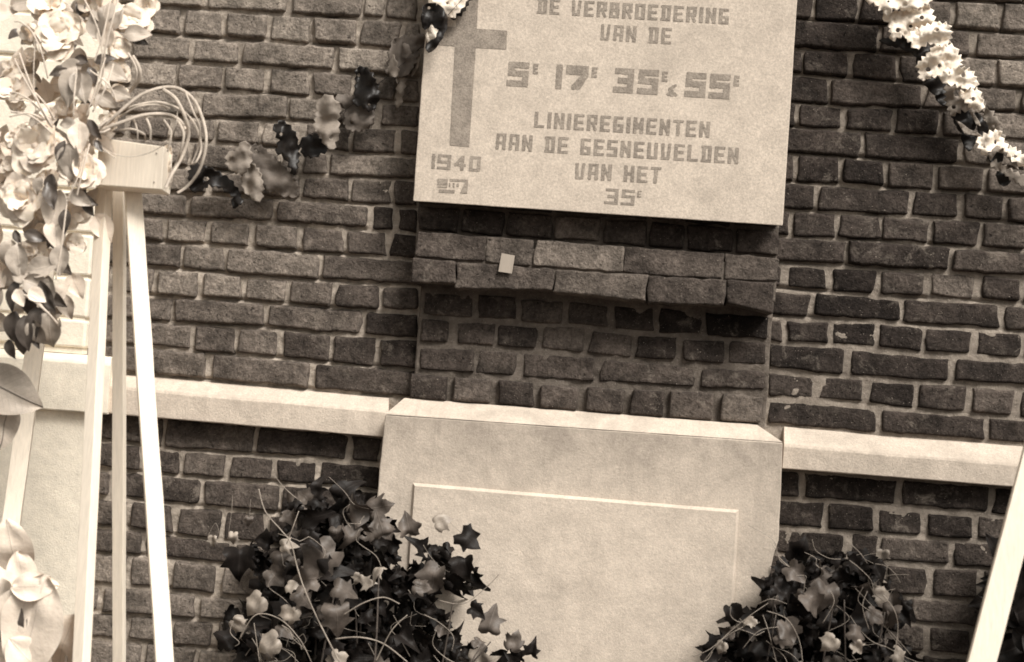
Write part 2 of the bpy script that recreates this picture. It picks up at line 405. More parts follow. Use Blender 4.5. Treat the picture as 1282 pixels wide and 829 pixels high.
def to_px(X, Z):
    dx, dy, dz = X - CAM.x, -CAM.y, Z - CAM.z
    a = M3[0][0] * dx + M3[1][0] * dy + M3[2][0] * dz; b = M3[0][1] * dx + M3[1][1] * dy + M3[2][1] * dz; c = M3[0][2] * dx + M3[1][2] * dy + M3[2][2] * dz
    return F * a / b + W / 2, -F * c / b + H / 2
def bedded(lines, flush_y, amp, deep):
    # mortar: hollow under each course (water-worn), fuller on top of the course below and in the upright joints
    def setup(x0, x1, z0, z1, nx, nz_):
        X, Z = np.meshgrid(np.linspace(x0, x1, nx + 1), np.linspace(z0, z1, nz_ + 1))
        px, py = to_px(X, Z)
        best = np.full(X.shape, 99.)
        for l in lines:
            l2 = [(l[0][0] - 600, l[0][1] - 45)] + list(l) + [(l[-1][0] + 600, l[-1][1] + 43)]
            y = np.interp(px, [q[0] for q in l2], [q[1] for q in l2]); d = py - y
            best = np.where(np.abs(d) < np.abs(best), d, best)
        fl = np.clip((py - flush_y) / 30, 0, 1)
        hollow = np.clip(1 - np.abs(best + 1.8) / 3.4, 0, 1)
        return hollow * (1 - fl * .85), fl, px, py
    def f(x, z, h, fl):
        p = (x, 0, z); n1 = nv(p, 11, 5)
        return (-.0015 - .0022 * fl) + deep * h * (1 if n1 < .02 else .35 if n1 < .2 else 0) + amp * (nv(p, 28, 5) + .6 * nv(p, 75, 9) + .4 * nv(p, 170, 2))
    f.setup = setup
    return f
def mort(lo, amp):
    def f(x, z):
        p = (x, 0, z)
        return lo + amp * (nv(p, 28, 5) + .6 * nv(p, 75, 9) + .35 * nv(p, 170, 2))
    return f
def mort_r(x, z):
    # joints almost flush low down on the right, deeper above
    t = min(1, max(0, (1.42 - z) / .18)); p = (x, 0, z)
    return (.0005 - .0035 * t) + .0045 * (nv(p, 28, 5) + .6 * nv(p, 75, 9) + .35 * nv(p, 170, 2))
xl, xm, xm2, xr = P(96, 400).x, P(532, 400).x, P(952, 400).x, P(1490, 400).x
zt = P(640, -130).z
relief('mortar', left_wall, M_MORT_L, xl - .02, xm, ZG, zt, .0042, bedded(LUx + LLx, 2000, .0044, .010))
relief('mortar', right_wall, M_MORT_R, xm2, xr, ZG, zt, .0042, bedded(LRx + LQx, 395, .0026, .012))

# ---- central pilaster with corbelled courses
pil = empty('brick_pilaster', P(740, 520, .04), label='projecting brick pilaster with corbel ledge between the plaque and the stone pedestal', cat='pilaster')
def pl(pts): return [list(p) for p in pts]
P0 = [(528, 256), (974, 288)]; P1b = [(528, 289), (974, 322.5)]
P2b = [(520, 321.5), (622, 330), (740, 339.5), (860, 347.5), (974, 353)]
P3t = [(520, 323.5), (740, 340.5), (970, 354)]; P3b = [(517, 355), (567, 359), (650, 366), (740, 371.5), (811, 377), (908, 385), (970, 393)]
rows(pil, [[(522,225),(974,256)], P0, P1b], [[522, 577, 633, 693, 753, 812, 858, 918, 975]] * 2, .055, depth=.10, bed=4, head=4, proud=.008)
rows(pil, [P1b, P2b], [[519, 608, 668, 781, 905, 975]], .085, depth=.11, bed=1.0, head=.8, proud=.004, vj=.06, rnd=.004)
rows(pil, [P3t, P3b], [[515, 572, 693, 811, 908, 970]], .125, depth=.15, bed=1.0, head=1.2, proud=.005, vj=.06, rag=5, rnd=.004)
LP = [[(523,362),(970,395)], [(522,396),(640,403),(706,407),(809,417),(962,427)], [(522,431),(620,435),(740,446),(832,455),(965,462)], [(519,466),(622,473),(740,481),(866,488),(958,492)], [(511,502),(575,505),(740,519),(850,527),(950,534)]]
rows(pil, LP[:2], [[522, 527, 594.6, 650, 708, 765, 822, 880, 966]], .040, depth=.08, bed=5, head=7, proud=.006, vk=.7)  # course below the ledge darkened again: ledge shadow carried by brick colour
rows(pil, LP[1:3], [[522, 567, 622, 677, 735, 795, 850, 908.5, 963]], .040, depth=.08, bed=8, head=8, proud=.006, vk=.95)
rows(pil, LP[2:4], [[520, 595, 650, 748, 872, 960]], .040, depth=.08, bed=8, head=8, proud=.006)
rows(pil, LP[3:5], [[509, 563.7, 621, 673, 729, 784.7, 835, 897, 957]], .052, depth=.09, bed=7, head=8, proud=.007)
def slab_relief(name, tl, tr, bl, d, depth, lo, amp, mat, par):
    a, b, c = P(*tl, d), P(*tr, d), P(*bl, d)
    def f(x, z):
        p = (x, 0, z); return -d - lo + amp * (nv(p, 28, 6) + .6 * nv(p, 80, 4))
    return relief(name, par, mat, a.x, b.x, c.z, a.z, .006, f, depth)
slab_relief('mortar', (529, 335), (970, 355), (515, 516), .040, .07, .0005, .0048, M_MORT_P, pil)
slab_relief('mortar', (556, -160), (1004, -130), (517, 345), .050, .07, .001, .003, M_MORT_P, pil)
slab_relief('mortar', (523, 302), (973, 340), (517, 346), .083, .07, .0, .003, M_MORT_P, pil)

# ---------------------------------------------------------------- shaped stone helpers
def bevel(o, wd, seg=2, ang=30):
    m = o.modifiers.new('edge', 'BEVEL'); m.width = wd; m.segments = seg; m.limit_method = 'ANGLE'; m.angle_limit = math.radians(ang)
    return o
def prism(name, pts, mat, parent=None, wob=0, step=.02, bev=.003, **k):
    """closed solid from front ring pts and matching back ring: pts = (front list, back list) of Vectors, same length"""
    f, b = pts; n = len(f); V = list(f) + list(b)
    Fc = [tuple(range(n))[::-1], tuple(range(n, 2 * n))] + [(i, (i + 1) % n, n + (i + 1) % n, n + i) for i in range(n)]
    o = mesh(name, V, Fc, mat, parent, smooth=False, **k)
    bm = bmesh.new(); bm.from_mesh(o.data); bmesh.ops.recalc_face_normals(bm, faces=bm.faces); bm.to_mesh(o.data); bm.free()
    if bev: bevel(o, bev)
    return o
def wavy(p, q, n, amp, sc=30, seed=0):
    out = []
    for i in range(n):
        t = i / n; v = p.lerp(q, t)
        v = v + Vector((amp * nv(v, sc, seed), 0, amp * nv(v, sc, seed + 4))); out.append(v)
    return out
def outline(px, d, amp=.0012, step=12):
    """photo outline -> ring of points with slightly worn edges"""
    R_ = []
    for (a, b) in zip(px, px[1:] + px[:1]):
        n = max(1, int(math.dist(a, b) / step))
        R_ += wavy(P(*a, d), P(*b, d), n, amp)
    return R_
def cap_stone(name, top, bot, x0, x1, dfront, dback, arris, mat, parent=None, hips=(0, 0), n=40, **k):
    """stone course with a weathered sloping top: profile swept from x0 to x1 in wobbly sections"""
    V = []; Fc = []
    for i in range(n + 1):
        x = x0 + (x1 - x0) * i / n
        yt = ev(top, x); yb = ev(bot, x); ya = yt + arris
        w_ = lambda s, q=0: .0012 * nv((x * .0015, q, s), 9, 3) + .0005 * nv((x * .006, q, s), 9, 3)
        ring = [P(x, yt, dback) + Vector((0, .05, 0)), P(x, yt, dback), P(x, ya - 1.5, dfront - .003), P(x - .1, ya + 2.0, dfront),
                P(x - .075 * (yb - ya), yb - 1.2, dfront), P(x - .075 * (yb - ya), yb, dfront - .003), P(x - .075 * (yb - ya), yb, 0) + Vector((0, .05, 0))]
        for s, v in enumerate(ring):
            V.append(v + Vector((0, w_(s, 1) * 1.5, w_(s, 2) * 1.3)))
    m = 7
    for i in range(n):
        for s in range(m - 1):
            a = i * m + s; Fc.append((a, a + 1, a + m + 1, a + m))
    Fc.append(tuple(range(m))[::-1]); Fc.append(tuple(n * m + s for s in range(m)))
    o = mesh(name, V, Fc, mat, parent, smooth=False, **k)
    bm = bmesh.new(); bm.from_mesh(o.data); bmesh.ops.recalc_face_normals(bm, faces=bm.faces); bm.to_mesh(o.data); bm.free()
    bevel(o, .0025, 2, 20)
    return o
cap_stone('stone_band', [(135, 467), (199.8, 472.5), (486, 498.5)], [(135, 517.5), (200, 523.5), (473, 547)], 136, 486.5, .052, .004, 17, M_BAND,
          label='pale stone string course with sloping top, running from the tripod to the pedestal', cat='stone band', group=None)
cap_stone('stone_band', [(980, 533.7), (1120, 546.5), (1281, 559)], [(980, 587), (1267.5, 609.5)], 981.5, 1490, .052, .004, 23, M_BAND,
          label='pale stone string course right of the pedestal, ending behind the slanting white leg', cat='stone band')
# ---- pedestal: slab with hipped weathered top, raised panel
DP = .115
ped = empty('stone_pedestal', P(725, 829, DP), label='large pale stone pedestal block with sloping top and raised blank panel', cat='pedestal')
fr = outline([(482, 519), (980, 554), (978, 610), (975, 677), (969, 694), (964, 720), (961, 750), (955, 829), (938, 1260), (432, 1260), (463, 740), (470.6, 633)], DP)
bk = [v + Vector((0, DP + .03, 0)) for v in fr]
prism('block', (fr, bk), M_PED, ped, bev=.003)
tA, tB = P(482, 519, DP), P(980, 554, DP); bA, bB = P(506, 498.5, .055), P(948, 532, .055)
V = []; Fc = []
nn = 44
for i in range(nn + 1):
    t = i / nn
    a = tA.lerp(tB, t) + Vector((0, .0015 * nv((t * 9, 0, 1), 1), .0005)); b = bA.lerp(bB, t) + Vector((0, 0, .002 * nv((t * 14, 0, 5), 1)))
    V += [a + Vector((0, .12, 0)) if False else a, a.lerp(b, .5) + Vector((0, 0, .0015 * nv((t * 20, 3, 5), 1))), b, b + Vector((0, .05, 0))]
for i in range(nn):
    for s in range(3):
        a = i * 4 + s; Fc.append((a, a + 4, a + 5, a + 1))
k0 = len(V)
lA, lB = Vector((tA.x, 0, tA.z)), Vector((tB.x, 0, tB.z))
V += [lA, lB]
Fc += [(0, 1, 2, 3, k0), (nn * 4, k0 + 1, nn * 4 + 3, nn * 4 + 2, nn * 4 + 1)]
mesh('sloping_top', V, Fc, M_PED, ped, smooth=False)
pa = [(517, 604.5), (925, 638.5), (919.7, 738), (913, 829), (885, 1230), (478, 1230), (505, 770)]
pf0 = outline(pa, DP, .0006, 20)
cen = sum(pf0, Vector()) / len(pf0)
def inset(p, k):
    c = cen - p; return p + Vector((math.copysign(k, c.x), 0, math.copysign(k, c.z)))
pf1 = [inset(p, .006) + Vector((0, -.009, 0)) for p in pf0]
pfb = [p + Vector((0, .012, 0)) for p in pf0]
n = len(pf0)
V = pf1 + pf0 + pfb
Fc = [tuple(range(n))[::-1]] + [(i, (i + 1) % n, n + (i + 1) % n, n + i) for i in range(n)] + [(n + i, n + (i + 1) % n, 2 * n + (i + 1) % n, 2 * n + i) for i in range(n)]
mesh('raised_panel', V, Fc, M_PANEL, ped, smooth=False)
# ---- pale stone pier at the left with its band
pier = empty('stone_pier', P(40, 829, .05), label='whitish stone pier of stacked blocks at the far left behind the wreath', cat='pier')
jy = [-120, -66, -24, 19, 74, 128, 182, 236, 290, 344, 396.5, 434]
for a, b in zip(jy, jy[1:]):
    dd = .045
    def px(x, y): return (x - .075 * (y - 400), y + (x - 60) * .075)
    f4 = [px(-200, a + 2), px(108, a + 2), px(108, b - 2), px(-200, b - 2)]
    f = outline(f4, dd + random.uniform(0, .004), .001); prism('stone_block', (f, [v + Vector((0, .07, 0)) for v in f]), M_PIER, pier, bev=.005)
f = outline([px(-200, -120), px(106, -120), px(106, 440), px(-200, 440)], .041, 0, 900); prism('joint_mortar', (f, [v + Vector((0, .055, 0)) for v in f]), M_PIER, pier, bev=0)
cap_stone('band_block', [(-200, 421), (8, 437), (140, 447)], [(-200, 494), (60, 512.5), (140, 519)], -200, 139, .075, .05, 9, M_PIER, pier, n=24)
f = outline([(-200, 492), (118 - 8, 515), (92, 829), (68, 1260), (-240, 1260)], .055, .0008); prism('lower_block', (f, [v + Vector((0, .08, 0)) for v in f]), M_PIER, pier, bev=.004)

# ---- inscription plaque
DQ = .125
plq = empty('memorial_plaque', P(750, 270, DQ), label='pale stone memorial plaque with cross and Dutch inscription about the 35E regiment', cat='plaque')
pf = outline([(551, -190), (1009, -160), (998, 3), (980, 283), (517, 252), (530.4, 67)], DQ, .0006, 20)
zb = min(v.z for v in pf) + .05
prism('slab', (pf, [v + Vector((0, .066, .032 if v.z < zb else 0)) for v in pf]), M_PLAQ, plq, bev=.0022)
G = {  # strokes on a unit square, y up
 'D': [(0,1,1,1),(.16,0,.16,1),(0,0,1,0),(1,0,1,1)], 'E': [(0,0,0,1),(0,1,1,1),(0,.5,.85,.5),(0,0,1,0)], 'F': [(0,0,0,1),(0,1,1,1),(0,.5,.85,.5)],
 'V': [(0,1,.12,0),(.12,0,.8,0),(.85,0,1,1)], 'U': [(0,1,0,0),(0,0,1,0),(1,0,1,1)], 'R': [(0,0,0,1),(0,1,1,1),(1,1,1,.5),(0,.5,1,.5),(.55,.5,1,0)],
 'B': [(0,0,0,1),(0,1,.9,1),(.9,1,.9,.5),(0,.5,1,.5),(1,.5,1,0),(0,0,1,0)], 'O': [(0,0,0,1),(0,1,1,1),(1,1,1,0),(0,0,1,0)], 'I': [(.5,0,.5,1)],
 'N': [(0,0,0,1),(1,0,1,1),(0,1,1,0)], 'G': [(.92,1,0,1),(0,1,0,0),(0,0,1,0),(1,0,1,.42),(.62,.42,1,.42)], 'A': [(0,0,.08,1),(.08,1,1,1),(1,1,1,0),(0,.4,1,.4)],
 'L': [(0,1,0,0),(0,0,1,0)], 'M': [(0,0,0,1),(1,0,1,1),(0,1,.5,.35),(.5,.35,1,1)], 'T': [(0,1,1,1),(.5,0,.5,1)], 'H': [(0,0,0,1),(1,0,1,1),(0,.5,1,.5)],
 'S': [(1,1,0,1),(0,1,0,.5),(0,.5,1,.5),(1,.5,1,0),(1,0,0,0)], '5': [(1,1,.08,1),(.05,1,.05,.55),(.05,.55,1,.55),(1,.5,1,0),(1,0,0,0)],
 '3': [(.08,1,1,1),(1,1,1,0),(.3,.5,1,.5),(0,0,1,0)], '1': [(.5,0,.5,1)], '7': [(0,1,1,1),(0,.82,1,.82),(1,1,.95,.6),(.95,.6,.35,0),(1,.6,.6,0)],
 '9': [(1,0,1,1),(1,1,0,1),(0,1,0,.5),(0,.5,1,.5),(1,0,0,0)], '4': [(.75,0,.75,1),(.75,1,0,.35),(0,.35,1,.35)], '0': [(0,0,0,1),(0,1,1,1),(1,1,1,0),(0,0,1,0)],
 '&': [(.75,1,.2,.6),(.2,.6,.9,0),(.5,.4,.1,.1),(.1,.05,.55,0)]}
def glyph(V, Fc, ch, o, u, v, wd, ht, st, nrm, cw, hk=.74):
    """raster the strokes into small raised cells; o = lower left, u/v = unit axes in the slab face"""
    nx = max(4, int(wd / cw)); ny = max(6, int(ht / cw))
    hx, hy = st / 2 / wd, st * hk / 2 / ht
    on = set()
    for i in range(nx):
        for j in range(ny):
            x = (i + .5) / nx; y = (j + .5) / ny
            X = (x - hx) / (1 - 2 * hx); Y = (y - hy) / (1 - 2 * hy)
            for (a, b, c, d) in G[ch]:
                dx, dy = c - a, d - b; L2 = dx * dx + dy * dy
                t = max(0, min(1, ((X - a) * dx + (Y - b) * dy) / L2))
                ex, ey = abs(X - a - t * dx) * (wd - st), abs(Y - b - t * dy) * (ht - st * hk)
                lim = st / 2 * (1.0 + .12 * nv((o.x + x * wd, 0, o.z + y * ht), 260, 3))
                if (dx and dy and math.hypot(ex, ey) < lim * .9) or (not (dx and dy) and ex < lim and ey < lim * hk): on.add((i, j)); break
    idx = {}
    def vert(i, j):
        if (i, j) not in idx:
            idx[i, j] = len(V); V.append(o + u * (wd * i / nx) + v * (ht * j / ny) + nrm * .0007)
        return idx[i, j]
    for (i, j) in on: Fc.append((vert(i, j), vert(i + 1, j), vert(i + 1, j + 1), vert(i, j + 1)))
def text(chars, L, R_, ht, st, lab=None, cw=.0011):
    """chars: list of (glyph, x0 px, x1 px, height factor, rise factor); baseline runs L -> R_ (photo px)"""
    a, b = P(*L, DQ), P(*R_, DQ)
    line = bpy.data.objects.new('inscription_line', None); C.objects.link(line); line.parent = plq; line.location = a - wl(plq)
    if lab: line['label'] = lab; u = (b - a).normalized(); v = Vector((-u.z, 0, u.x)); nrm = Vector((0, -1, 0))
    sc = (b - a).length / (R_[0] - L[0])
    for ch, x0, x1, hf, rise in chars:
        o = a + u * ((x0 - L[0]) * sc) + v * (ht * sc * rise)
        V = []; Fc = []
        glyph(V, Fc, ch, o, u, v, (x1 - x0) * sc, ht * hf * sc, st * sc * (hf if hf < .8 else 1), nrm, cw, .95 if ht > 28 else .74)
        mesh('letter', V, Fc, M_INSC, line, smooth=False)
def spread(s, x0, x1, gap=.28):
    out = []; wts = [(.38 if c == 'I' else .62 if c == ' ' else 1) for c in s]
    tot = sum(wts) + gap * (len(s) - 1); k = (x1 - x0) / tot; x = x0
    for c, q in zip(s, wts):
        if c != ' ': out.append((c, x, x + q * k, 1, 0))
        x += (q + gap) * k
    return out
text(spread('DE VERBROEDERING', 672, 912), (672, 17), (912, 30.5), 19.5, 4.4, 'worn lettering DE VERBROEDERING')
text(spread('VAN DE', 751, 840), (751, 50), (840, 55.5), 20, 4.4, 'lettering VAN DE')
text([('5', 634, 661, 1, 0), ('E', 666, 672.5, .42, .55), ('1', 693, 706, 1, 0), ('7', 708, 736, 1, 0), ('E', 740, 747, .42, .55), ('3', 768, 793, 1, 0), ('5', 798, 824, 1, 0),
      ('E', 828, 835, .42, .55), ('&', 834, 850, .5, -.02), ('5', 857, 883, 1, 0), ('5', 887, 913, 1, 0), ('E', 917, 924, .42, .55)], (634, 107.5), (914, 124.5), 31, 7.9, 'large numerals 5E 17E 35E & 55E')
text(spread('LINIEREGIMENTEN', 668.5, 888), (668.5, 159.5), (888, 172.5), 20, 4.4, 'lettering LINIEREGIMENTEN')
text(spread('AAN DE GESNEUVELDEN', 620, 924), (620, 187), (924, 205.5), 20.5, 4.6, 'lettering AAN DE GESNEUVELDEN')
text(spread('VAN HET', 719, 827), (719, 224), (827, 230), 20.5, 4.6, 'lettering VAN HET')
text([('3', 756, 773.5, 1, 0), ('5', 777, 794, 1, 0), ('E', 797, 802, .42, .55)], (756, 255), (795, 257.5), 19.5, 4.6, 'numerals 35E')
text([('1', 537, 547, 1, 0), ('9', 547, 564, 1, 0), ('4', 568, 583, 1, 0), ('0', 587, 601, 1, 0)], (538, 211), (601, 215), 18.5, 4.3, 'numerals 1940')
def flat(name, px, mat, par, off=.0007, d=DQ, th=.0, **k):
    V = [P(x, y, d) + Vector((0, -off, 0)) for x, y in px]
    return mesh(name, V, [tuple(range(len(V)))[::-1]], mat, par, smooth=False, **k)
V = []; Fc = []
for q in ([(576,-70),(602.5,-70),(597,36),(571,34)], [(571,34),(597,36),(595.8,60),(569.5,58)], [(569.5,58),(595.8,60),(587.5,184),(563,182)], [(597,36),(635,38.5),(634,62),(595.8,60)], [(534.5,31),(571,34),(569.5,58),(533.5,55.5)]):
    k = len(V); V += [P(x, y, DQ) + Vector((0, -.0007, 0)) for x, y in q]; Fc.append((k + 3, k + 2, k + 1, k))
mesh('cross', V, Fc, M_INSC, plq, smooth=False)
V = []; Fc = []      # the small worn, illegible patch under the year
for q in ([(548,223.5),(561,224),(560.5,232),(547.5,231.5)], [(563,224),(586,225),(586,228),(563,227)], [(582.5,228),(586,228),(585,242.5),(576,242)], [(550,237),(570,238),(569,242),(549,241)],
          [(562,229),(564,229),(564,234),(562,234)], [(567,229),(569,229),(569,235),(567,235)], [(572,230),(575,230),(574.5,234),(571.5,234)], [(548,233),(560,233.4),(560,235.4),(548,235)]):
    k = len(V); V += [P(x, y, DQ) + Vector((0, -.0007, 0)) for x, y in q]; Fc.append((k + 3, k + 2, k + 1, k))
mesh('worn_inscription', V, Fc, M_INSC, plq, smooth=False)

# ---- small card stuck on the corbel
f = outline([(628, 317), (644.5, 320), (641, 342.5), (624, 340)], .137, .0003, 30)
o = prism('paper_tag', (f, [v + Vector((.0, .0015, 0)) for v in f]), M_TAG, None, bev=0, label='small blank pale square tag stuck on the brick corbel under the plaque', cat='tag')
# ---- ground
gn = 60; V = []; Fc = []
for j in range(gn + 1):
    for i in range(gn + 1):
        x = -60 + 120 * i / gn; y = -119 + 120 * j / gn
        V.append((x, y, .012 * nv((x, y, 0), .8)))
for j in range(gn):
    for i in range(gn):
        a = j * (gn + 1) + i; Fc.append((a, a + 1, a + gn + 2, a + gn + 1))
mesh('ground', V, Fc, M_GROUND, kind='structure')
# ================================================================= organic and paper things
def inside(p, poly):
    x, y = p; c = False
    for (a, b), (d, e) in zip(poly, poly[1:] + poly[:1]):
        if (b > y) != (e > y) and x < (d - a) * (y - b) / (e - b) + a: c = not c
    return c
def cdt_sheet(poly, holes=(), step=4.0):
    """poly in any 2-D units -> verts, faces (Delaunay, holes left open)"""
    pts = []; edges = []
    def ring(pl, s):
        k0 = len(pts)
        for a, b in zip(pl, pl[1:] + pl[:1]):
            n = max(1, int(math.dist(a, b) / s))
            for i in range(n): pts.append(Vector((a[0] + (b[0] - a[0]) * i / n, a[1] + (b[1] - a[1]) * i / n)))
        m = len(pts)
        for i in range(k0, m): edges.append((i, i + 1 if i + 1 < m else k0))
    ring(poly, step)
    for h in holes: ring(h, step * .5)
    xs = [p[0] for p in poly]; ys = [p[1] for p in poly]
    y = min(ys)
    while y < max(ys):
        x = min(xs) + random.random() * step
        while x < max(xs):
            q = (x + random.uniform(-.25, .25) * step, y + random.uniform(-.25, .25) * step)
            if inside(q, poly) and not any(inside(q, h) for h in holes): pts.append(Vector(q))
            x += step
        y += step * .87
    v, e, f, *_ = delaunay_2d_cdt(pts, edges, [], 1, 1e-5)
    F_ = []
    for t in f:
        c = sum((v[i] for i in t), Vector((0, 0))) / len(t)
        if inside(c, poly) and not any(inside(c, h) for h in holes): F_.append(tuple(t))
    return [tuple(q) for q in v], F_
def tube(V, Fc, pts, r0, r1, sides=6, flat_=1.0):
    """tapered tube along points"""
    n = len(pts); base = len(V); up = Vector((0, -1, 0))
    for i, p in enumerate(pts):
        t = (pts[min(i + 1, n - 1)] - pts[max(i - 1, 0)]).normalized()
        a = t.cross(up)
        a = a.normalized() if a.length > 1e-4 else Vector((1, 0, 0))
        b = t.cross(a); r = r0 + (r1 - r0) * i / (n - 1)
        for k in range(sides):
            g = 2 * math.pi * k / sides
            V.append(p + a * math.cos(g) * r + b * math.sin(g) * r * flat_)
    for i in range(n - 1):
        for k in range(sides):
            k2 = (k + 1) % sides
            Fc.append((base + i * sides + k, base + i * sides + k2, base + (i + 1) * sides + k2, base + (i + 1) * sides + k))
    Fc.append(tuple(base + k for k in range(sides))[::-1]); Fc.append(tuple(base + (n - 1) * sides + k for k in range(sides)))
def spline(pts, n=8):
    """Catmull-Rom through Vectors"""
    out = []; q = [pts[0]] + list(pts) + [pts[-1]]
    for i in range(1, len(q) - 2):
        for k in range(n):
            t = k / n
            out.append(.5 * ((2 * q[i]) + (q[i + 1] - q[i - 1]) * t + (2 * q[i - 1] - 5 * q[i] + 4 * q[i + 1] - q[i + 2]) * t * t + (3 * q[i] - q[i - 1] - 3 * q[i + 1] + q[i + 2]) * t ** 3))
    out.append(pts[-1]); return out
def thick(o, t=.0006):
    m = o.modifiers.new('paper', 'SOLIDIFY'); m.thickness = t; m.offset = 0; return o

# ---------------------------------------------------------------- tissue-paper garland (two swags)
def scallop(poly, amp, n):
    """pinked, scalloped edge on a px outline"""
    out = []
    for a, b in zip(poly, poly[1:] + poly[:1]):
        L = math.dist(a, b); k = max(1, round(L / n)); nx, ny = (b[1] - a[1]) / L, -(b[0] - a[0]) / L
        for i in range(k):
            for s, h in ((0, 0), (.5, 1)):
                t = (i + s) / k; q = amp * 1.35 * (h - .4) * random.uniform(.5, 1.3)
                out.append((a[0] + (b[0] - a[0]) * t + nx * q, a[1] + (b[1] - a[1]) * t + ny * q))
    return out
def holes_of(cs):
    return [[(x + r * math.cos(g) * e, y + r * math.sin(g)) for g in np.linspace(0, 2 * math.pi, 7)[:-1]] for x, y, r, e in cs]
def paper(parent, name, poly, d, mat, hl=(), fold=(0, 1), freq=.22, amp=.012, ph=0, amp2=.006, sc=(2.6, 9), curl=0, step=3.4, seed=1, label=None):
    p2 = scallop(poly, *sc) if sc else poly
    v, f = cdt_sheet(p2, holes_of(hl), step)
    cx = sum(a for a, b in poly) / len(poly); cy = sum(b for a, b in poly) / len(poly)
    V = []
    for (x, y) in v:
        t = (x - cx) * fold[0] + (y - cy) * fold[1]
        rr = ((x - cx) ** 2 + (y - cy) ** 2) ** .5
        tri = abs(((t * freq / 3.1416 + ph) % 2) - 1) * 2 - 1
        wrp = 2.2 * noise.noise(Vector((x * .05, y * .05, seed * 1.9)))
        dd = d + amp * (.5 * math.sin(t * freq * .7 + ph * 3.1416 + wrp) + .3 * tri) - curl * (rr / 30) ** 2 + 1.9 * amp2 * noise.noise(Vector((x * .055, y * .07, seed * 3.7))) + (.45 if d < .08 and mat != M_PAPW else .9) * amp2 * (abs(noise.noise(Vector((x * .16, y * .16, seed)))) * 2 - .5)
        V.append(P(x, y, max(.018, dd)))
    o = mesh(name, V, [t_[::-1] if True else t_ for t_ in f], mat, parent, smooth=True, label=label)
    return thick(o)
gl = empty('paper_garland', P(440, 120, .04), label='drooping dark and light scalloped paper garland crossing the bricks left of the plaque', cat='garland')
# upper light tuft beside the cross
paper(gl, 'paper_ruffle', [(536,-8),(560,-30),(600,-30),(590,-6),(578,12),(566,24),(556,16),(545,4)], .16, M_PAPW, [(560,4,2,1)], (.8,.6), .35, .012, seed=2)
paper(gl, 'paper_ruffle', [(563,10),(586,-12),(592,-4),(580,16),(566,26)], .15, M_PAPB, [], (.8,.6), .5, .01, seed=3)
paper(gl, 'paper_ruffle', [(530,6),(541,3),(552,7),(558,16),(561,30),(557,42),(551,53),(540,66),(534,64),(533,55),(546,47),(549,38),(541,30),(531,38),(527,30),(528,14)], .165, M_PAPB, [(537,10,2.2,1)], (.7,.3), .33, .018, seed=4, sc=(1.5, 12))
paper(gl, 'paper_ruffle', [(539,31),(547,33),(549,40),(543,52),(535,54),(533,44)], .14, M_PAPW, [], (.9,-.4), .9, .008, seed=5, sc=None)
paper(gl, 'paper_ruffle', [(491,50),(500,46),(512,46),(527,42),(534,46),(535,56),(524,62),(522,74),(515,88),(505,97),(496,96),(482,92),(486,74)], .05, M_PAPG, [(494,53,2.6,1),(517,66,2,1)], (1,.2), .28, .022, seed=6)
paper(gl, 'paper_ruffle', [(484,90),(489,66),(496,74),(500,92),(494,98)], .066, M_PAPY, [], (1,.2), .3, .012, seed=26)
paper(gl, 'paper_ruffle', [(503,52),(512,56),(515,66),(508,76),(503,70)], .075, M_PAPG, [], (1,0), .5, .01, seed=27, sc=None)
paper(gl, 'paper_ruffle', [(496,96),(508,96),(506,112),(502,132),(494,134),(497,116)], .04, M_PAPY, [(499,104,1.6,1)], (1,0), .5, .008, seed=7)
paper(gl, 'paper_ruffle', [(514,94),(521,82),(523,66),(526,70),(524,84),(516,97)], .05, M_PAPY, [], (1,0), .5, .004, seed=8, sc=None)
paper(gl, 'paper_ruffle', [(446,86),(456,83),(464,89),(472,103),(476,120),(473,130),(465,140),(452,134),(443,131),(444,112)], .075, M_PAPB, [(449,94,2.6,.8),(462,131,2,1)], (.9,.3), .24, .02, seed=9)
paper(gl, 'paper_ruffle', [(394,130),(402,122),(412,118),(420,124),(427,134),(424,150),(425,170),(417,188),(408,184),(402,172),(392,160),(395,146)], .075, M_PAPY, [(414,172,2,1)], (1,.15), .16, .016, seed=10)
paper(gl, 'paper_ruffle', [(418,122),(430,117),(446,122),(462,136),(470,142),(464,158),(452,166),(438,164),(430,158),(432,138)], .052, M_PAPG, [(440,154,1.6,1)], (.9,.3), .2, .016, seed=11)
paper(gl, 'paper_ruffle', [(375,178),(384,170),(397,166),(404,178),(410,190),(402,192),(393,198),(378,194)], .05, M_PAPB, [], (1,.3), .25, .012, seed=12)
paper(gl, 'paper_ruffle', [(341,158),(352,150),(360,154),(372,170),(375,190),(372,214),(367,220),(360,204),(352,194),(345,192),(349,176)], .07, M_PAPB, [(352,168,2.2,1)], (.9,.4), .24, .016, seed=13)
paper(gl, 'paper_ruffle', [(282,194),(294,188),(302,177),(312,180),(316,196),(314,206),(306,218),(292,216),(284,208)], .085, M_PAPY, [], (1,.2), .2, .012, seed=14)
paper(gl, 'paper_ruffle', [(304,178),(316,181),(330,184),(342,196),(354,206),(368,222),(374,232),(372,248),(350,246),(336,240),(324,226),(314,206)], .055, M_PAPG, [(320,190,2.8,1)], (.8,.5), .12, .014, seed=15)
paper(gl, 'paper_ruffle', [(301,212),(316,204),(326,214),(330,232),(328,250),(321,253),(312,246),(304,236)], .07, M_PAPY, [], (1,0), .38, .012, seed=16)
paper(gl, 'paper_ruffle', [(236,218),(240,205),(252,206),(270,213),(288,224),(300,240),(305,254),(297,256),(294,248),(278,236),(262,232),(250,240),(238,240)], .06, M_PAPB, [(258,224,3,1.4)], (.5,.8), .3, .014, seed=17)
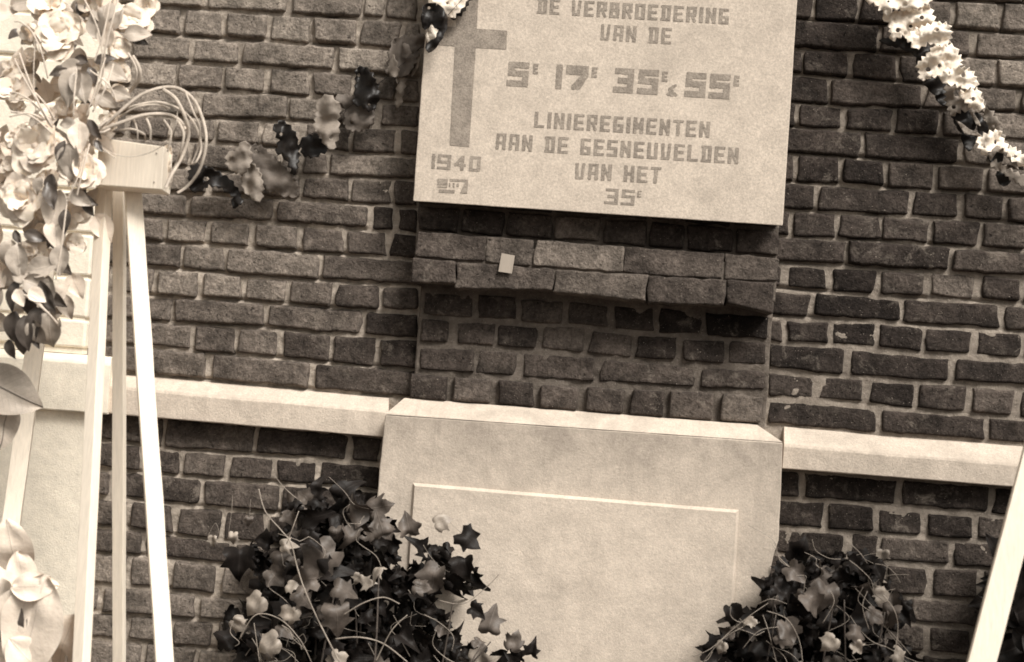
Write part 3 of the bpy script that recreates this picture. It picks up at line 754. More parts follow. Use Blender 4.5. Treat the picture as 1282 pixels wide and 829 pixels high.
paper(gl, 'paper_ruffle', [(288,230),(297,238),(301,252),(294,262),(290,258),(292,246)], .05, M_PAPB, [], (.5,.8), .3, .008, seed=18)
V, Fc = [], []
tube(V, Fc, spline([P(600, -25, .14), P(560, 20, .16), P(520, 66, .055), P(465, 112, .05), P(415, 150, .045), P(345, 196, .045), P(262, 226, .045)], 8), .0006, .0006, 5)
mesh('string', V, Fc, M_PAPB, gl)

gr = empty('paper_garland', P(1180, 100, .04), label='bright white scalloped paper garland hanging diagonally over the dark bricks at top right', cat='garland')
RW = [([(1083,-30),(1140,-40),(1172,-20),(1164,4),(1152,10),(1134,14),(1118,10),(1112,20),(1104,14),(1094,4),(1084,2)], .10, M_PAPW, [(1112,2,1.5,1)], (.4,.9)),
 ([(1112,30),(1104,22),(1118,14),(1140,12),(1158,6),(1166,10),(1170,26),(1176,32),(1170,44),(1154,42),(1140,50),(1130,44),(1116,52),(1114,42)], .085, M_PAPW, [(1154,22,3,1),(1140,33,2.5,1),(1124,38,3,1)], (.3,.95)),
 ([(1134,50),(1144,38),(1158,32),(1172,28),(1188,30),(1192,44),(1188,56),(1176,58),(1162,54),(1154,60),(1146,62),(1140,54)], .105, M_PAPW, [(1172,37,3,1.2),(1149,42,3,1.2)], (.3,.95)),
 ([(1148,80),(1158,70),(1168,58),(1186,56),(1196,58),(1200,68),(1204,72),(1202,84),(1190,92),(1174,96),(1160,100),(1152,100)], .085, M_PAPW, [(1162,87,3.4,1),(1176,82,2.2,1)], (.4,.9)),
 ([(1178,92),(1190,86),(1204,84),(1216,88),(1224,100),(1222,110),(1208,112),(1196,106),(1186,106),(1176,100)], .11, M_PAPW, [(1206,94,3.6,.8),(1188,91,2,1)], (.3,.95)),
 ([(1182,108),(1196,106),(1212,112),(1224,112),(1230,126),(1234,136),(1222,142),(1204,138),(1192,146),(1188,140),(1184,128)], .075, M_PAPY, [(1198,116,5,1),(1218,124,3,.7),(1194,134,3,1)], (.4,.9)),
 ([(1200,116),(1214,112),(1226,112),(1232,130),(1230,138),(1216,136),(1206,126)], .09, M_PAPW, [(1218,124,3,.7)], (.4,.9)),
 ([(1230,136),(1240,138),(1250,150),(1255,166),(1262,184),(1250,182),(1240,166),(1232,150)], .06, M_PAPY, [(1244,158,2,1)], (.6,.8)),
 ([(1222,174),(1236,166),(1250,162),(1258,178),(1262,186),(1248,186),(1238,192),(1232,196),(1227,188)], .08, M_PAPW, [(1246,178,3,.6),(1232,184,2,.5)], (.6,.8)),
 ([(1256,186),(1268,184),(1280,192),(1300,212),(1330,240),(1322,246),(1298,228),(1280,210),(1264,198)], .085, M_PAPW, [(1271,196,2,1.2)], (.6,.8)),
 ([(1236,196),(1250,202),(1262,210),(1278,218),(1300,236),(1290,240),(1268,226),(1250,214),(1238,206)], .06, M_PAPY, [(1262,214,3,1)], (.6,.8))]
for k, (po, d, mt, hl, fo) in enumerate(RW):
    paper(gr, 'paper_ruffle', po, d, mt, hl, fo, .3, .013, ph=k * .37, seed=30 + k, sc=(3.4, 8), step=2.8)
RB = [([(1100,50),(1122,44),(1140,50),(1156,58),(1170,60),(1164,68),(1150,74),(1140,66),(1126,60),(1108,56)], .05), ([(1150,66),(1166,62),(1160,76),(1146,80)], .05), ([(1152,100),(1162,96),(1176,98),(1186,108),(1192,118),(1178,118),(1170,120),(1160,110)], .07),
 ([(1170,120),(1184,116),(1190,134),(1184,134),(1176,130)], .045), ([(1190,142),(1202,138),(1214,136),(1224,146),(1222,160),(1214,172),(1204,168),(1196,158)], .055), ([(1216,138),(1226,142),(1238,158),(1244,172),(1236,176),(1226,170),(1222,156)], .06),
 ([(1204,168),(1214,170),(1222,172),(1218,186),(1212,190),(1204,178)], .045), ([(1236,192),(1246,186),(1256,190),(1256,202),(1248,208),(1238,202)], .06), ([(1248,214),(1264,220),(1266,228),(1256,234),(1248,226)], .045)]
for k, (po, d) in enumerate(RB):
    paper(gr, 'paper_ruffle', po, d, M_PAPB, [], (.6, .8), .35, .012, ph=k * .6, seed=60 + k, sc=(1.2, 11), step=3.4)
for k, po in enumerate([[(1196,150),(1204,154),(1214,162),(1224,166),(1232,172),(1222,170),(1208,168)], [(1213,139),(1218,140),(1226,152),(1228,158),(1222,156)], [(1236,192),(1248,182),(1262,186),(1272,200),(1276,214),(1268,208),(1260,194),(1248,190),(1240,202)]]):
    paper(gr, 'paper_ruffle', po, .078, M_PAPY, [], (.6, .8), .5, .006, seed=80 + k, sc=None, step=3)
V, Fc = [], []
tube(V, Fc, spline([P(1120, -30, .08), P(1150, 40, .05), P(1190, 100, .05), P(1230, 170, .045), P(1330, 246, .05)], 8), .0006, .0006, 5)
mesh('string', V, Fc, M_PAPB, gr)

# ---------------------------------------------------------------- leaves
def leaf_flat(poly, step, fn):
    v, f = cdt_sheet(poly, (), step)
    return [fn(x, y) for x, y in v], f
IVY = [(0,-.06),(.12,-.16),(.30,-.19),(.46,-.08),(.52,.06),(.47,.2),(.50,.34),(.60,.52),(.46,.56),(.34,.58),(.24,.70),(.12,.88),(0,1.02)]
def ivy_mesh(k, mat):
    rnd = random.Random(100 + k)
    half = [(x * rnd.uniform(.82, 1.12), y + rnd.uniform(-.04, .04)) for x, y in IVY[1:-1]]
    h2 = [(-x * rnd.uniform(.85, 1.1), y + rnd.uniform(-.04, .04)) for x, y in reversed(half)]
    poly = [(0, -.04)] + half + [(rnd.uniform(-.08, .08), 1.0)] + h2
    fold = rnd.uniform(.1, .95); droop = rnd.uniform(.2, 1.5); cup = rnd.uniform(-1.1, .7); sd = rnd.random() * 20; rnd_e = rnd.uniform(-.3, .9)
    def fn(x, y):
        z = fold * (abs(x) - .2) * .9 - droop * (y - .2) ** 2 + cup * x * x * 2 + .34 * noise.noise(Vector((x * 1.9, y * 1.9, sd))) - rnd_e * max(0, abs(x) - .3)
        return Vector((x, y, z)) * .06
    V, f = leaf_flat(poly, .13, fn)
    me = bpy.data.meshes.new('leaf'); me.from_pydata(V, [], f); me.materials.append(mat)
    me.polygons.foreach_set('use_smooth', [True] * len(me.polygons)); return me
def lance_mesh(name, L, wd, curl, mat, fold=.3, seed=0, nx=6, ny=12, pow_=.8, tip=1.0, ruff=0):
    V = []; Fc = []
    for j in range(ny + 1):
        t = j / ny
        w_ = wd * (math.sin(math.pi * min(1, t ** pow_ * .98 + .015)) ** tip) + .0004
        ang = curl * t
        y = L * (math.sin(ang) / curl if abs(curl) > .01 else t); z = -L * ((1 - math.cos(ang)) / curl if abs(curl) > .01 else 0)
        for i in range(nx + 1):
            s = i / nx * 2 - 1
            zz = fold * abs(s) * w_ + .08 * L * noise.noise(Vector((s * 1.3, t * 3, seed * 5.1))) + ruff * L * abs(s) ** 2 * math.sin(t * 17 + seed + (2 if s > 0 else 0))
            V.append(Vector((s * w_, y, z + zz)))
    for j in range(ny):
        for i in range(nx):
            a = j * (nx + 1) + i; Fc.append((a, a + 1, a + nx + 2, a + nx + 1))
    me = bpy.data.meshes.new(name); me.from_pydata(V, [], Fc); me.materials.append(mat)
    me.polygons.foreach_set('use_smooth', [True] * len(me.polygons)); return me
def place(pt, direction, normal, s):
    """matrix: local Y -> direction, local Z -> normal"""
    y = Vector(direction).normalized(); z = Vector(normal); z = (z - y * z.dot(y)).normalized(); x = y.cross(z)
    m = Matrix((x, y, z)).transposed().to_4x4()
    return Matrix.Translation(pt) @ m @ Matrix.Scale(s, 4)
IVYS = {'d': [ivy_mesh(k, M_IVYD) for k in range(7)], 'm': [ivy_mesh(k + 10, M_IVYM) for k in range(6)], 'p': [ivy_mesh(k + 20, M_IVYP) for k in range(4)]}
def ivy(label, cx, base_z, spots, reg, n, dr, tendrils, rnd_seed, pale):
    rnd = random.Random(rnd_seed)
    root = empty('ivy_plant', P(cx, 829, .25), label=label, cat='ivy')
    # stems from the ground
    g0 = P(cx, 829, .22); g0.z = 0.02
    V, Fc = [], []
    for k in range(14):
        x, y = rnd.choice(spots); d = rnd.uniform(*dr)
        top = P(x + rnd.uniform(-30, 30), y + rnd.uniform(0, 40), d)
        b = g0 + Vector((rnd.uniform(-.12, .12), rnd.uniform(-.08, .08), 0))
        mid = b.lerp(top, .55) + Vector((rnd.uniform(-.06, .06), rnd.uniform(-.05, .05), 0))
        tube(V, Fc, spline([b, mid, top], 8), .004, .0014, 5)
    mesh('stem', V, Fc, M_STEM, root, kind='stuff')
    # small uncounted inner leaves; near-black colour stands in for the shade inside the plant
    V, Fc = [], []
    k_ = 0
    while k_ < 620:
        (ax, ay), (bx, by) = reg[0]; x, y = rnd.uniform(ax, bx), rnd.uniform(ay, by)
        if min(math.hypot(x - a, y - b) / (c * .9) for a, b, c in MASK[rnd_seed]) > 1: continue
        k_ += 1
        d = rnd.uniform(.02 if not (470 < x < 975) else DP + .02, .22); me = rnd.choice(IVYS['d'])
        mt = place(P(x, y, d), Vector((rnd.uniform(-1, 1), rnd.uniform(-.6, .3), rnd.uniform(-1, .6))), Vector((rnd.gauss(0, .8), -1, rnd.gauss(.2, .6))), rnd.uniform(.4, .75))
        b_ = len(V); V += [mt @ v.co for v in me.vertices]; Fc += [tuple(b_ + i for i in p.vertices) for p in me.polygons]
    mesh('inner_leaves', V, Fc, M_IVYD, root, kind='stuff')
    cnt = 0
    cand = []
    while cnt < n:
        (ax, ay), (bx, by) = reg[rnd.randrange(len(reg))]
        x, y = rnd.uniform(ax, bx), rnd.uniform(ay, by)
        # density mask: distance to skeleton spots
        q = min(math.hypot(x - a, (y - b)) / r for a, b, r in [(s[0], s[1], s[2] if len(s) > 2 else 60) for s in MASK[rnd_seed]])
        if q > 1: continue
        d = rnd.uniform(*dr) - .05 * max(0, q - .5)
        d = max(.02 if not (470 < x < 975) else DP + .03, d)
        cand.append((x, y, d)); cnt += 1
    cand.sort(key=lambda c: c[2])
    for i, (x, y, d) in enumerate(cand):
        front = i / len(cand)
        r_ = rnd.random()
        key = 'd' if r_ < (.85 if front < .6 else .52) else 'm' if r_ < (1 - pale * (1.0 if front > .6 else .1)) else 'p'  # deeper leaves mostly dark: interior shade put into leaf colour
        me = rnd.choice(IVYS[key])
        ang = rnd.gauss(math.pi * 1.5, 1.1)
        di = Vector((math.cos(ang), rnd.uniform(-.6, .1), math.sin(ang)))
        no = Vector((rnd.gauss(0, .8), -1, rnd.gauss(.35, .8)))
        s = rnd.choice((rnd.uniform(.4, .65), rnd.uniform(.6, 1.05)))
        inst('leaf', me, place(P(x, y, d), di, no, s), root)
    for pts, w0, w1, d in tendrils:
        V, Fc = [], []
        tube(V, Fc, spline([P(x, y, d + (k % 2) * .008) for k, (x, y) in enumerate(pts)], 7), w0 * .68, w1 * .68, 6)
        mesh('tendril', V, Fc, M_STEM2, root)
    for _ in range(60):
        x, y, d = rnd.choice(cand[len(cand) // 2:])
        a = rnd.uniform(0, 6.28); L_ = rnd.uniform(20, 55)
        pts = [P(x + L_ * t * math.cos(a + t * rnd.uniform(-.9, .9)), y + L_ * t * math.sin(a + t * .8), d + .02 + .01 * t) for t in (0, .35, .7, 1)]
        V, Fc = [], []
        tube(V, Fc, spline(pts, 5), rnd.uniform(.0006, .0011), .0005, 5); mesh('leaf_stalk', V, Fc, M_STEM2, root)
    for x, y, d, ang, s, key in spots_extra[rnd_seed]:
        s *= .92 if key != 'p' else .74
        key = 'm' if key == 'p' and rnd.random() < .3 else key
        me = IVYS[key][int(x) % len(IVYS[key])]
        inst('leaf', me, place(P(x, y, d), Vector((math.cos(ang), -.15, -math.sin(ang))), Vector((rnd.uniform(-.3, .3), -1, .45)), s), root)
    return root
M_STEM2 = soft_material('pale_tendril', .26, .6, 0, .3, 60)
MASK = {1: [(330,700,26),(335,790,54),(405,675,56),(395,640,24),(440,640,26),(455,690,48),(390,750,70),(460,770,74),(515,740,36),(548,705,24),(575,716,20),(530,800,42),(598,818,18),(640,832,18),(430,860,110),(340,870,60),(520,880,80)],
        2: [(985,730,26),(1010,722,24),(1050,720,30),(1080,728,30),(1055,780,50),(1005,785,36),(1110,765,22),(960,790,26),(925,805,20),(905,825,20),(1000,860,80),(1100,820,34),(930,860,50)]}
def arc(c): return c
spots_extra = {1: [(292,668,.2,1.6,.55,'p'),(266,672,.19,1.6,.5,'p'),(312,648,.2,1.6,.45,'p'),(352,682,.34,-.2,.7,'p'),(480,668,.28,-1.9,.8,'m'),(478,655,.28,.9,.9,'p'),(545,655,.28,-.5,.8,'p'),(578,668,.30,.6,.9,'d'),(580,700,.30,1.4,.9,'d'),
    (362,632,.2,-.1,.85,'m'),(392,622,.19,-1.4,.8,'d'),(425,622,.19,-1.0,.9,'d'),(512,668,.27,-1.7,.8,'m'),(612,790,.28,-1.5,.9,'m'),(640,812,.28,-1.2,.7,'m'),(664,820,.28,-1.4,.6,'d'),(325,748,.33,2.3,1.1,'p'),(365,762,.35,1.7,.9,'p'),(345,800,.36,2.6,1.1,'p'),
    (520,732,.36,.1,.75,'p'),(372,742,.35,.6,.9,'p'),(420,760,.36,1.3,1.1,'m'),(300,690,.2,1.5,1.2,'d'),(420,735,.36,.2,.8,'m'),(450,720,.33,2.0,.5,'p'),(415,690,.3,2.4,1.5,'m'),(590,760,.3,.4,.6,'d')],
    2: [(915,760,.28,1.2,.75,'d'),(1106,690,.16,1.6,.6,'p'),(1035,735,.3,1.8,1.1,'m'),(1010,745,.32,.9,.9,'m'),(1090,765,.33,.6,.8,'p'),(1065,790,.34,.3,.75,'p'),(1045,800,.34,2.3,.8,'p'),(1120,760,.2,.3,1.0,'d'),(905,805,.3,2.0,.55,'p'),(1070,805,.34,.8,.6,'p'),
    (995,700,.16,-1.2,1.0,'d'),(1075,700,.2,.5,1.0,'d'),(1040,712,.2,1.4,.8,'m'),(975,795,.34,.4,.8,'p'),(1120,815,.3,.7,.8,'p'),(985,780,.33,1.2,.9,'m')]}
ivy('dense dark ivy with pale curled leaves, growing up beside the left edge of the pedestal', 430, 0, [(360,690),(420,640),(470,700),(540,720),(330,760),(600,800)], [((285,600),(680,920))], 275, (.05, .34),
    [([(324,612),(332,640),(352,664),(364,680),(372,710),(382,740),(400,780),(425,829)], .0016, .0026, .36), ([(374,640),(366,662),(358,684)], .0014, .0012, .34), ([(550,752),(580,756),(606,738),(626,718)], .0016, .0010, .3),
     ([(430,770),(455,755),(480,748),(500,756)], .0022, .0016, .38), ([(420,800),(450,798),(480,806),(510,829)], .0026, .0018, .38), ([(300,800),(320,770),(350,775),(375,800),(390,829)], .0018, .0012, .37),
     ([(470,829),(490,790),(510,770)], .0020, .0012, .38), ([(318,780),(325,829)], .0012, .001, .37), ([(560,650),(575,665),(600,684)], .0009, .0006, .27), ([(312,648),(314,625)], .0008, .0006, .2), ([(260,672),(270,655),(276,674)], .0008, .0006, .19),
     ([(572,720),(590,708),(602,696)], .001, .0006, .27), ([(286,668),(290,640),(291,620)], .0009, .0006, .19)], 1, .16)
ivy('smaller dark ivy plant growing at the right edge of the pedestal, before the dark bricks', 1030, 0, [(990,740),(1050,720),(1080,760),(1000,800)], [((870,670),(1160,900))], 250, (.05, .30),
    [([(1066,682),(1078,694),(1090,712)], .0016, .0014, .2), ([(868,822),(890,812),(915,790),(940,770),(962,755)], .0012, .0010, .3), ([(880,829),(905,800),(930,785)], .0009, .0008, .3), ([(950,756),(966,750),(985,756)], .0010, .0008, .3),
     ([(955,770),(962,790),(972,829)], .0012, .0010, .33), ([(1105,745),(1120,765),(1124,790),(1118,829)], .0018, .0012, .31), ([(1088,788),(1080,760),(1086,740)], .0012, .0008, .34), ([(1030,780),(1044,755),(1040,740)], .0012, .0008, .34),
     ([(960,765),(985,775),(1000,800),(1005,829)], .0013, .0009, .34), ([(930,812),(950,790),(975,785)], .001, .0008, .34)], 2, .20)

# ---------------------------------------------------------------- white easels
def bar(parent, a, b, wd, th, rot, mat=None, name='leg', bev=.0015, **k):
    """square timber from a to b, turned rot about its axis"""
    t = (b - a).normalized(); x = t.cross(Vector((0, -1, 0))).normalized(); y = t.cross(x)
    c, s = math.cos(rot), math.sin(rot); u = x * c + y * s; v = -x * s + y * c
    V = []
    n = 14
    for i in range(n + 1):
        p = a.lerp(b, i / n); q = .0006
        for sx, sy in ((-1, -1), (1, -1), (1, 1), (-1, 1)):
            V.append(p + u * (sx * wd / 2) + v * (sy * th / 2) + Vector((nv(p, 9, sx), nv(p, 9, sy + 3), 0)) * .0012)
    Fc = [tuple(range(4)), tuple(n * 4 + k_ for k_ in (3, 2, 1, 0))]
    for i in range(n):
        for k_ in range(4):
            Fc.append((i * 4 + k_, (i + 1) * 4 + k_, (i + 1) * 4 + (k_ + 1) % 4, i * 4 + (k_ + 1) % 4))
    o = mesh(name, V, Fc, mat or M_WHITE, parent, smooth=False, **k)
    bm = bmesh.new(); bm.from_mesh(o.data); bmesh.ops.recalc_face_normals(bm, faces=bm.faces); bm.to_mesh(o.data); bm.free()
    if bev: bevel(o, bev)
    return o
def to_ground(a, b):
    t = (a.z - .004) / (a.z - b.z); return a.lerp(b, t)
ez = empty('easel', P(150, 829, .5), label='white wooden tripod with boxy head and flowers hanging on it, left foreground', cat='easel')
A = P(131, 232, .47); B = P(102, 829, .62); bar(ez, A, to_ground(A, B), .026, .022, .35)
A = P(149.5, 232, .42); B = P(149, 829, .34); bar(ez, A, to_ground(A, B), .024, .016, .06)
A = P(166, 232, .47); B = P(206, 829, .62); bar(ez, A, to_ground(A, B), .032, .026, -.42)
f = [P(*q, .54) for q in [(124,172),(205.5,183.5),(202,237.5),(119,231.5)]]
bx = prism('head_box', (f, [v + Vector((.0, .055, -.004)) for v in f]), M_WHITE, ez, bev=.002)
V, Fc = [], []
for (x, y) in [(196, 192), (193, 228), (128, 180), (126, 226)]:
    c = P(x, y, .5405)
    tube(V, Fc, [c, c + Vector((0, -.0012, 0))], .0016, .0014, 8)
    
mesh('nail', V, Fc, M_CORE, ez, kind='stuff')
er = empty('easel', P(1330, 829, .6), label='white wooden easel cut off by the right edge, its slanting leg crossing the bricks', cat='easel')
def leg_r(x0, y0, x1, y1, d0, d1, wd, th, rot):
    A = P(x0, y0, d0); B = P(x1, y1, d1); bar(er, A, to_ground(A, B), wd, th, rot)
leg_r(1362, 320, 1228.5, 829, .52, .62, .046, .028, .18)
leg_r(1372, 320, 1392, 829, .50, .40, .03, .02, .0)
leg_r(1384, 320, 1530, 829, .52, .62, .046, .028, -.2)
f = [P(*q, .58) for q in [(1328,240),(1424,247),(1420,326),(1324,319)]]
prism('head_box', (f, [v + Vector((0, .1, 0)) for v in f]), M_WHITE, er, bev=.002)
# white pole behind the wreath at far left
pw = bar(None, to_ground(P(46, 425, .30), P(6, 720, .40)), P(62, 300, .26), .036, .024, .3, name='wooden_pole')
tag(pw, 'slim white pole leaning against the pale pier, partly behind the veined leaf', 'pole')

# ---------------------------------------------------------------- dark leaves added to fill the black area behind the right easel
dw = empty('dark_leaf_filler', P(1330, 829, .12), label='near-black leaves added to fill the dark area behind the slanting white leg at the right edge', cat='filler leaves')
DL = [lance_mesh('leaf', .085, .022, .6, M_IVYD, .35, k) for k in range(4)]
rnd = random.Random(5)
for k in range(285):
    t = rnd.random(); x = rnd.triangular(1226, 1430, 1300); y = rnd.uniform(655, 1000)
    if x < 1240 + max(0, (700 - y) * .5) + (12 if y > 745 else 0) + abs(y - 705) * .12: continue  # leaves kept left of the leg stand in for shade on the bricks
    inst('leaf', rnd.choice(DL), place(P(x, y, rnd.uniform(.04, .2)), Vector((rnd.uniform(-1, 1), rnd.uniform(-.4, 0), rnd.uniform(-1, .4))), Vector((rnd.gauss(0, .4), -1, rnd.gauss(.1, .4))), rnd.uniform(.7, 1.15)), dw)
V, Fc = [], []
ring = [P(1330 + 90 * math.cos(a), 820 + 150 * math.sin(a), .08) for a in np.linspace(0, 2 * math.pi, 33)]
tube(V, Fc, ring, .022, .022, 8); mesh('frame', V, Fc, M_IVYD, dw)

# ---------------------------------------------------------------- funeral flower spray
sp = empty('flower_spray', P(90, 230, .55), label='large white funeral flower spray with grey leaves and raffia loops, on the tripod at left', cat='flowers')
PET = [lance_mesh('petal', .062, .031, c, M_PETAL, .05, 3 + i, 9, 12, .72, .42, .035) for i, c in enumerate((.5, .9, 1.3, .2))]
PETS = [lance_mesh('petal', .036, .020, c, M_PETAL, .12, 13 + i, 8, 9, .72, .42, .05) for i, c in enumerate((.6, 1.1, 1.6))]
PETC = [lance_mesh('petal', .050, .026, c, M_PETAL2, .12, 23 + i, 8, 10, .72, .45, .045) for i, c in enumerate((.5, 1.1))]
rf = random.Random(11)
def flower(x, y, d, R_, face, kind, n):
    n = int(n * 1.7); R_ *= .84
    """core with petals round it; face = direction the bloom looks"""
    c = P(x, y, d); fz = Vector(face).normalized()
    V, Fc = [], []
    u = fz.cross(Vector((0, 0, 1))).normalized(); v = u.cross(fz)
    for i in range(5):
        for k in range(8):
            a = 2 * math.pi * k / 8; t = i / 4 * 1.5
            V.append(c + (u * math.cos(a) + v * math.sin(a)) * math.cos(t) * R_ * .13 + fz * math.sin(t) * R_ * .10)
    for i in range(4):
        for k in range(8):
            Fc.append((i * 8 + k, i * 8 + (k + 1) % 8, (i + 1) * 8 + (k + 1) % 8, (i + 1) * 8 + k))
    Fc.append(tuple(32 + k for k in range(8)))
    fo = mesh('flower', V, Fc, M_CORE if kind == 'open' else M_PETAL2, sp)
    for k in range(n):
        lay = k / n
        a = 2 * math.pi * (k * .382) + rf.uniform(-.5, .5)
        rad = u * math.cos(a) + v * math.sin(a)
        open_ = (1.35 - .75 * lay) + rf.gauss(0, .22) if kind != 'open' else rf.uniform(.8, 1.2)
        di = rad * math.sin(open_) + fz * math.cos(open_)
        no = fz * math.sin(open_) - rad * math.cos(open_)
        me = rf.choice(PET if R_ > .045 else PETS) if rf.random() < .8 else rf.choice(PETC)
        L0 = .062 if me in PET else .036 if me in PETS else .05
        s = R_ / L0 * (1.0 - .38 * lay) * rf.uniform(.75, 1.1)
        inst('petal', me, place(c - fz * R_ * .12 * (1 - lay), di, no, s), fo)
FL = [(72,44,.60,.070,(.1,-1,.25),'full',13),(112,2,.60,.052,(.1,-1,-.5),'full',9),(162,24,.58,.050,(.4,-1,.2),'full',9),(184,8,.55,.040,(.6,-1,-.2),'full',7),(180,32,.56,.030,(.7,-1,-.1),'full',8),(150,62,.58,.036,(.6,-1,.1),'full',8),(152,92,.57,.032,(.7,-1,-.1),'full',8),
 (150,118,.56,.030,(.3,-1,-.2),'full',7),(44,182,.60,.078,(-.1,-1,.1),'full',15),(28,250,.60,.066,(-.1,-1,-.1),'full',13),(60,262,.58,.040,(.2,-1,-.1),'full',9),(108,214,.62,.058,(.3,-1,.1),'full',12),(100,266,.56,.040,(.3,-1,-.3),'full',8),(45,316,.58,.042,(0,-1,-.1),'open',7),(96,306,.55,.036,(.5,-1,-.2),'full',8),
 (24,376,.58,.036,(0,-1,-.2),'full',7),(62,8,.58,.06,(-.2,-1,.2),'full',11),(16,110,.56,.06,(-.3,-1,.2),'full',10),(80,135,.57,.034,(0,-1,-.2),'full',7),(130,150,.58,.02,(0,-1,0),'full',7),(140,158,.58,.018,(.2,-1,.2),'full',6),
 (20,420,.54,.03,(0,-1,-.6),'full',5),(-30,180,.58,.07,(-.3,-1,0),'full',12),(-40,290,.58,.07,(-.3,-1,0),'full',12),(-30,60,.58,.07,(-.3,-1,.1),'full',11)]
for k in range(34):
    x, y = rf.uniform(8, 150), rf.uniform(-10, 330)
    if (x > 112 and y > 165) or (x > 95 and y > 230): continue
    FL.append((x, y, rf.uniform(.54, .60), rf.uniform(.018, .038), (rf.uniform(-.3, .6), -1, rf.uniform(-.4, .4)), 'full', 6))
for fl in FL: flower(*fl)
LG = {'g': [lance_mesh('leaf', .09, .028, c, M_LEAFG, .3, 40 + i) for i, c in enumerate((.4, .9, 1.3))], 'd': [lance_mesh('leaf', .08, .020, c, M_LEAFD, .35, 50 + i) for i, c in enumerate((.4, .8, 1.2))],
      'p': [lance_mesh('leaf', .09, .03, c, M_LEAFP, .25, 60 + i) for i, c in enumerate((.3, .8))]}
def lf(x, y, d, ang, s, key, tilt=.2, nz_=.2):
    s *= .68
    a = math.radians(ang)
    inst('leaf', LG[key][int(x + y) % len(LG[key])], place(P(x, y, d), Vector((math.cos(a), -tilt, math.sin(a))), Vector((rf.uniform(-.4, .4), -1, nz_)), s), sp)
# (x, y, depth, direction in degrees (0 right, 90 up), size, tone)
for q in [(110,78,.60,165,.75,'d'),(104,82,.60,195,.9,'g'),(88,86,.60,200,.8,'d'),(96,84,.62,-100,1.3,'g'),(98,88,.62,-70,1.1,'g'),(112,84,.61,-60,.7,'d'),(118,78,.60,20,.8,'d'),(126,84,.60,-20,1.0,'g'),(118,100,.60,-80,.9,'p'),
          (140,40,.60,70,.8,'g'),(155,44,.59,10,.9,'g'),(160,46,.58,-10,.8,'d'),(128,30,.60,85,1.1,'g'),(124,50,.6,100,1.1,'g'),(134,60,.6,95,.9,'p'),(100,20,.6,80,.7,'d'),(182,0,.57,70,.6,'d'),(100,60,.55,-90,.9,'g'),(136,10,.58,95,.8,'g'),(146,30,.57,110,1.0,'p'),
          (95,155,.63,180,.6,'g'),(100,152,.64,-85,1.0,'p'),(112,150,.64,-60,.8,'d'),(90,178,.64,-95,1.2,'g'),(82,176,.64,-110,.8,'d'),(95,190,.63,-100,1.0,'g'),(66,160,.6,150,.7,'g'),(60,152,.59,170,.9,'g'),(118,176,.64,-45,.5,'d'),(140,112,.60,-20,.7,'g'),(120,116,.62,-30,.8,'g'),
          (60,228,.62,-70,1.0,'d'),(52,222,.62,-110,.6,'g'),(66,218,.62,-95,1.0,'d'),(88,240,.62,-30,.8,'g'),(96,248,.61,-10,.8,'d'),(106,250,.60,-60,.7,'d'),(84,262,.62,-95,.9,'d'),(76,238,.60,-100,1.3,'p'),(70,270,.60,-80,1.1,'p'),
          (18,288,.60,-60,.6,'d'),(30,292,.60,-10,.9,'d'),(14,300,.61,-90,1.1,'g'),(22,305,.62,-80,1.2,'g'),(78,306,.62,-90,1.0,'g'),(74,330,.60,-40,.6,'d'),(70,318,.61,-50,.9,'d'),(60,345,.62,-80,1.0,'g'),(35,340,.62,20,1.1,'g'),(15,345,.62,10,1.0,'g'),
          (30,350,.63,-20,1.1,'g'),(50,352,.63,-60,1.2,'d'),(40,358,.62,-95,1.3,'d'),(24,352,.62,-110,1.2,'d'),(58,372,.62,-75,1.1,'d'),(48,385,.63,-100,1.3,'d'),(32,395,.63,-85,1.3,'d'),(20,390,.62,-95,1.3,'d'),(40,400,.63,-70,1.0,'g'),(60,365,.60,-40,.9,'d'),(30,410,.62,-88,1.1,'d'),(62,390,.62,-88,1.3,'g'),(40,410,.61,-65,.8,'d'),
          (12,425,.6,-80,.8,'d'),(36,362,.64,-30,.7,'p'),(20,362,.64,-60,.6,'p')]:
    lf(*q)
rg = random.Random(3)
for k in range(110):      # inner foliage so the bouquet is a body
    x, y = rg.uniform(-20, 120), rg.uniform(0, 400)
    if x > 95 and y > 300: continue
    lf(x, y, rg.uniform(.48, .56), rg.uniform(0, 360), rg.uniform(.7, 1.1), rg.choice('ggdpp'))
VL = lance_mesh('leaf', .1, .032, .3, M_LEAFV, .06, 77, 8, 16, .9, .8)
inst('leaf', VL, place(P(-34, 468, .55), Vector((1, -.05, -.38)), Vector((.0, -1, .1)), 1.5), sp, label='large veined leaf below the spray')
inst('leaf', VL, place(P(10, 500, .53), Vector((0.05, -.1, -1)), Vector((.9, -.5, .1)), 1.0), sp)
def strip(pts, d, r, mat, name, flat_=.35):
    V, Fc = [], []
    q = [P(x, y, d + .012 * math.sin(i * 1.3)) for i, (x, y) in enumerate(pts)]
    tube(V, Fc, spline(q, 9), r, r * .9, 6, flat_); mesh(name, V, Fc, mat, sp)
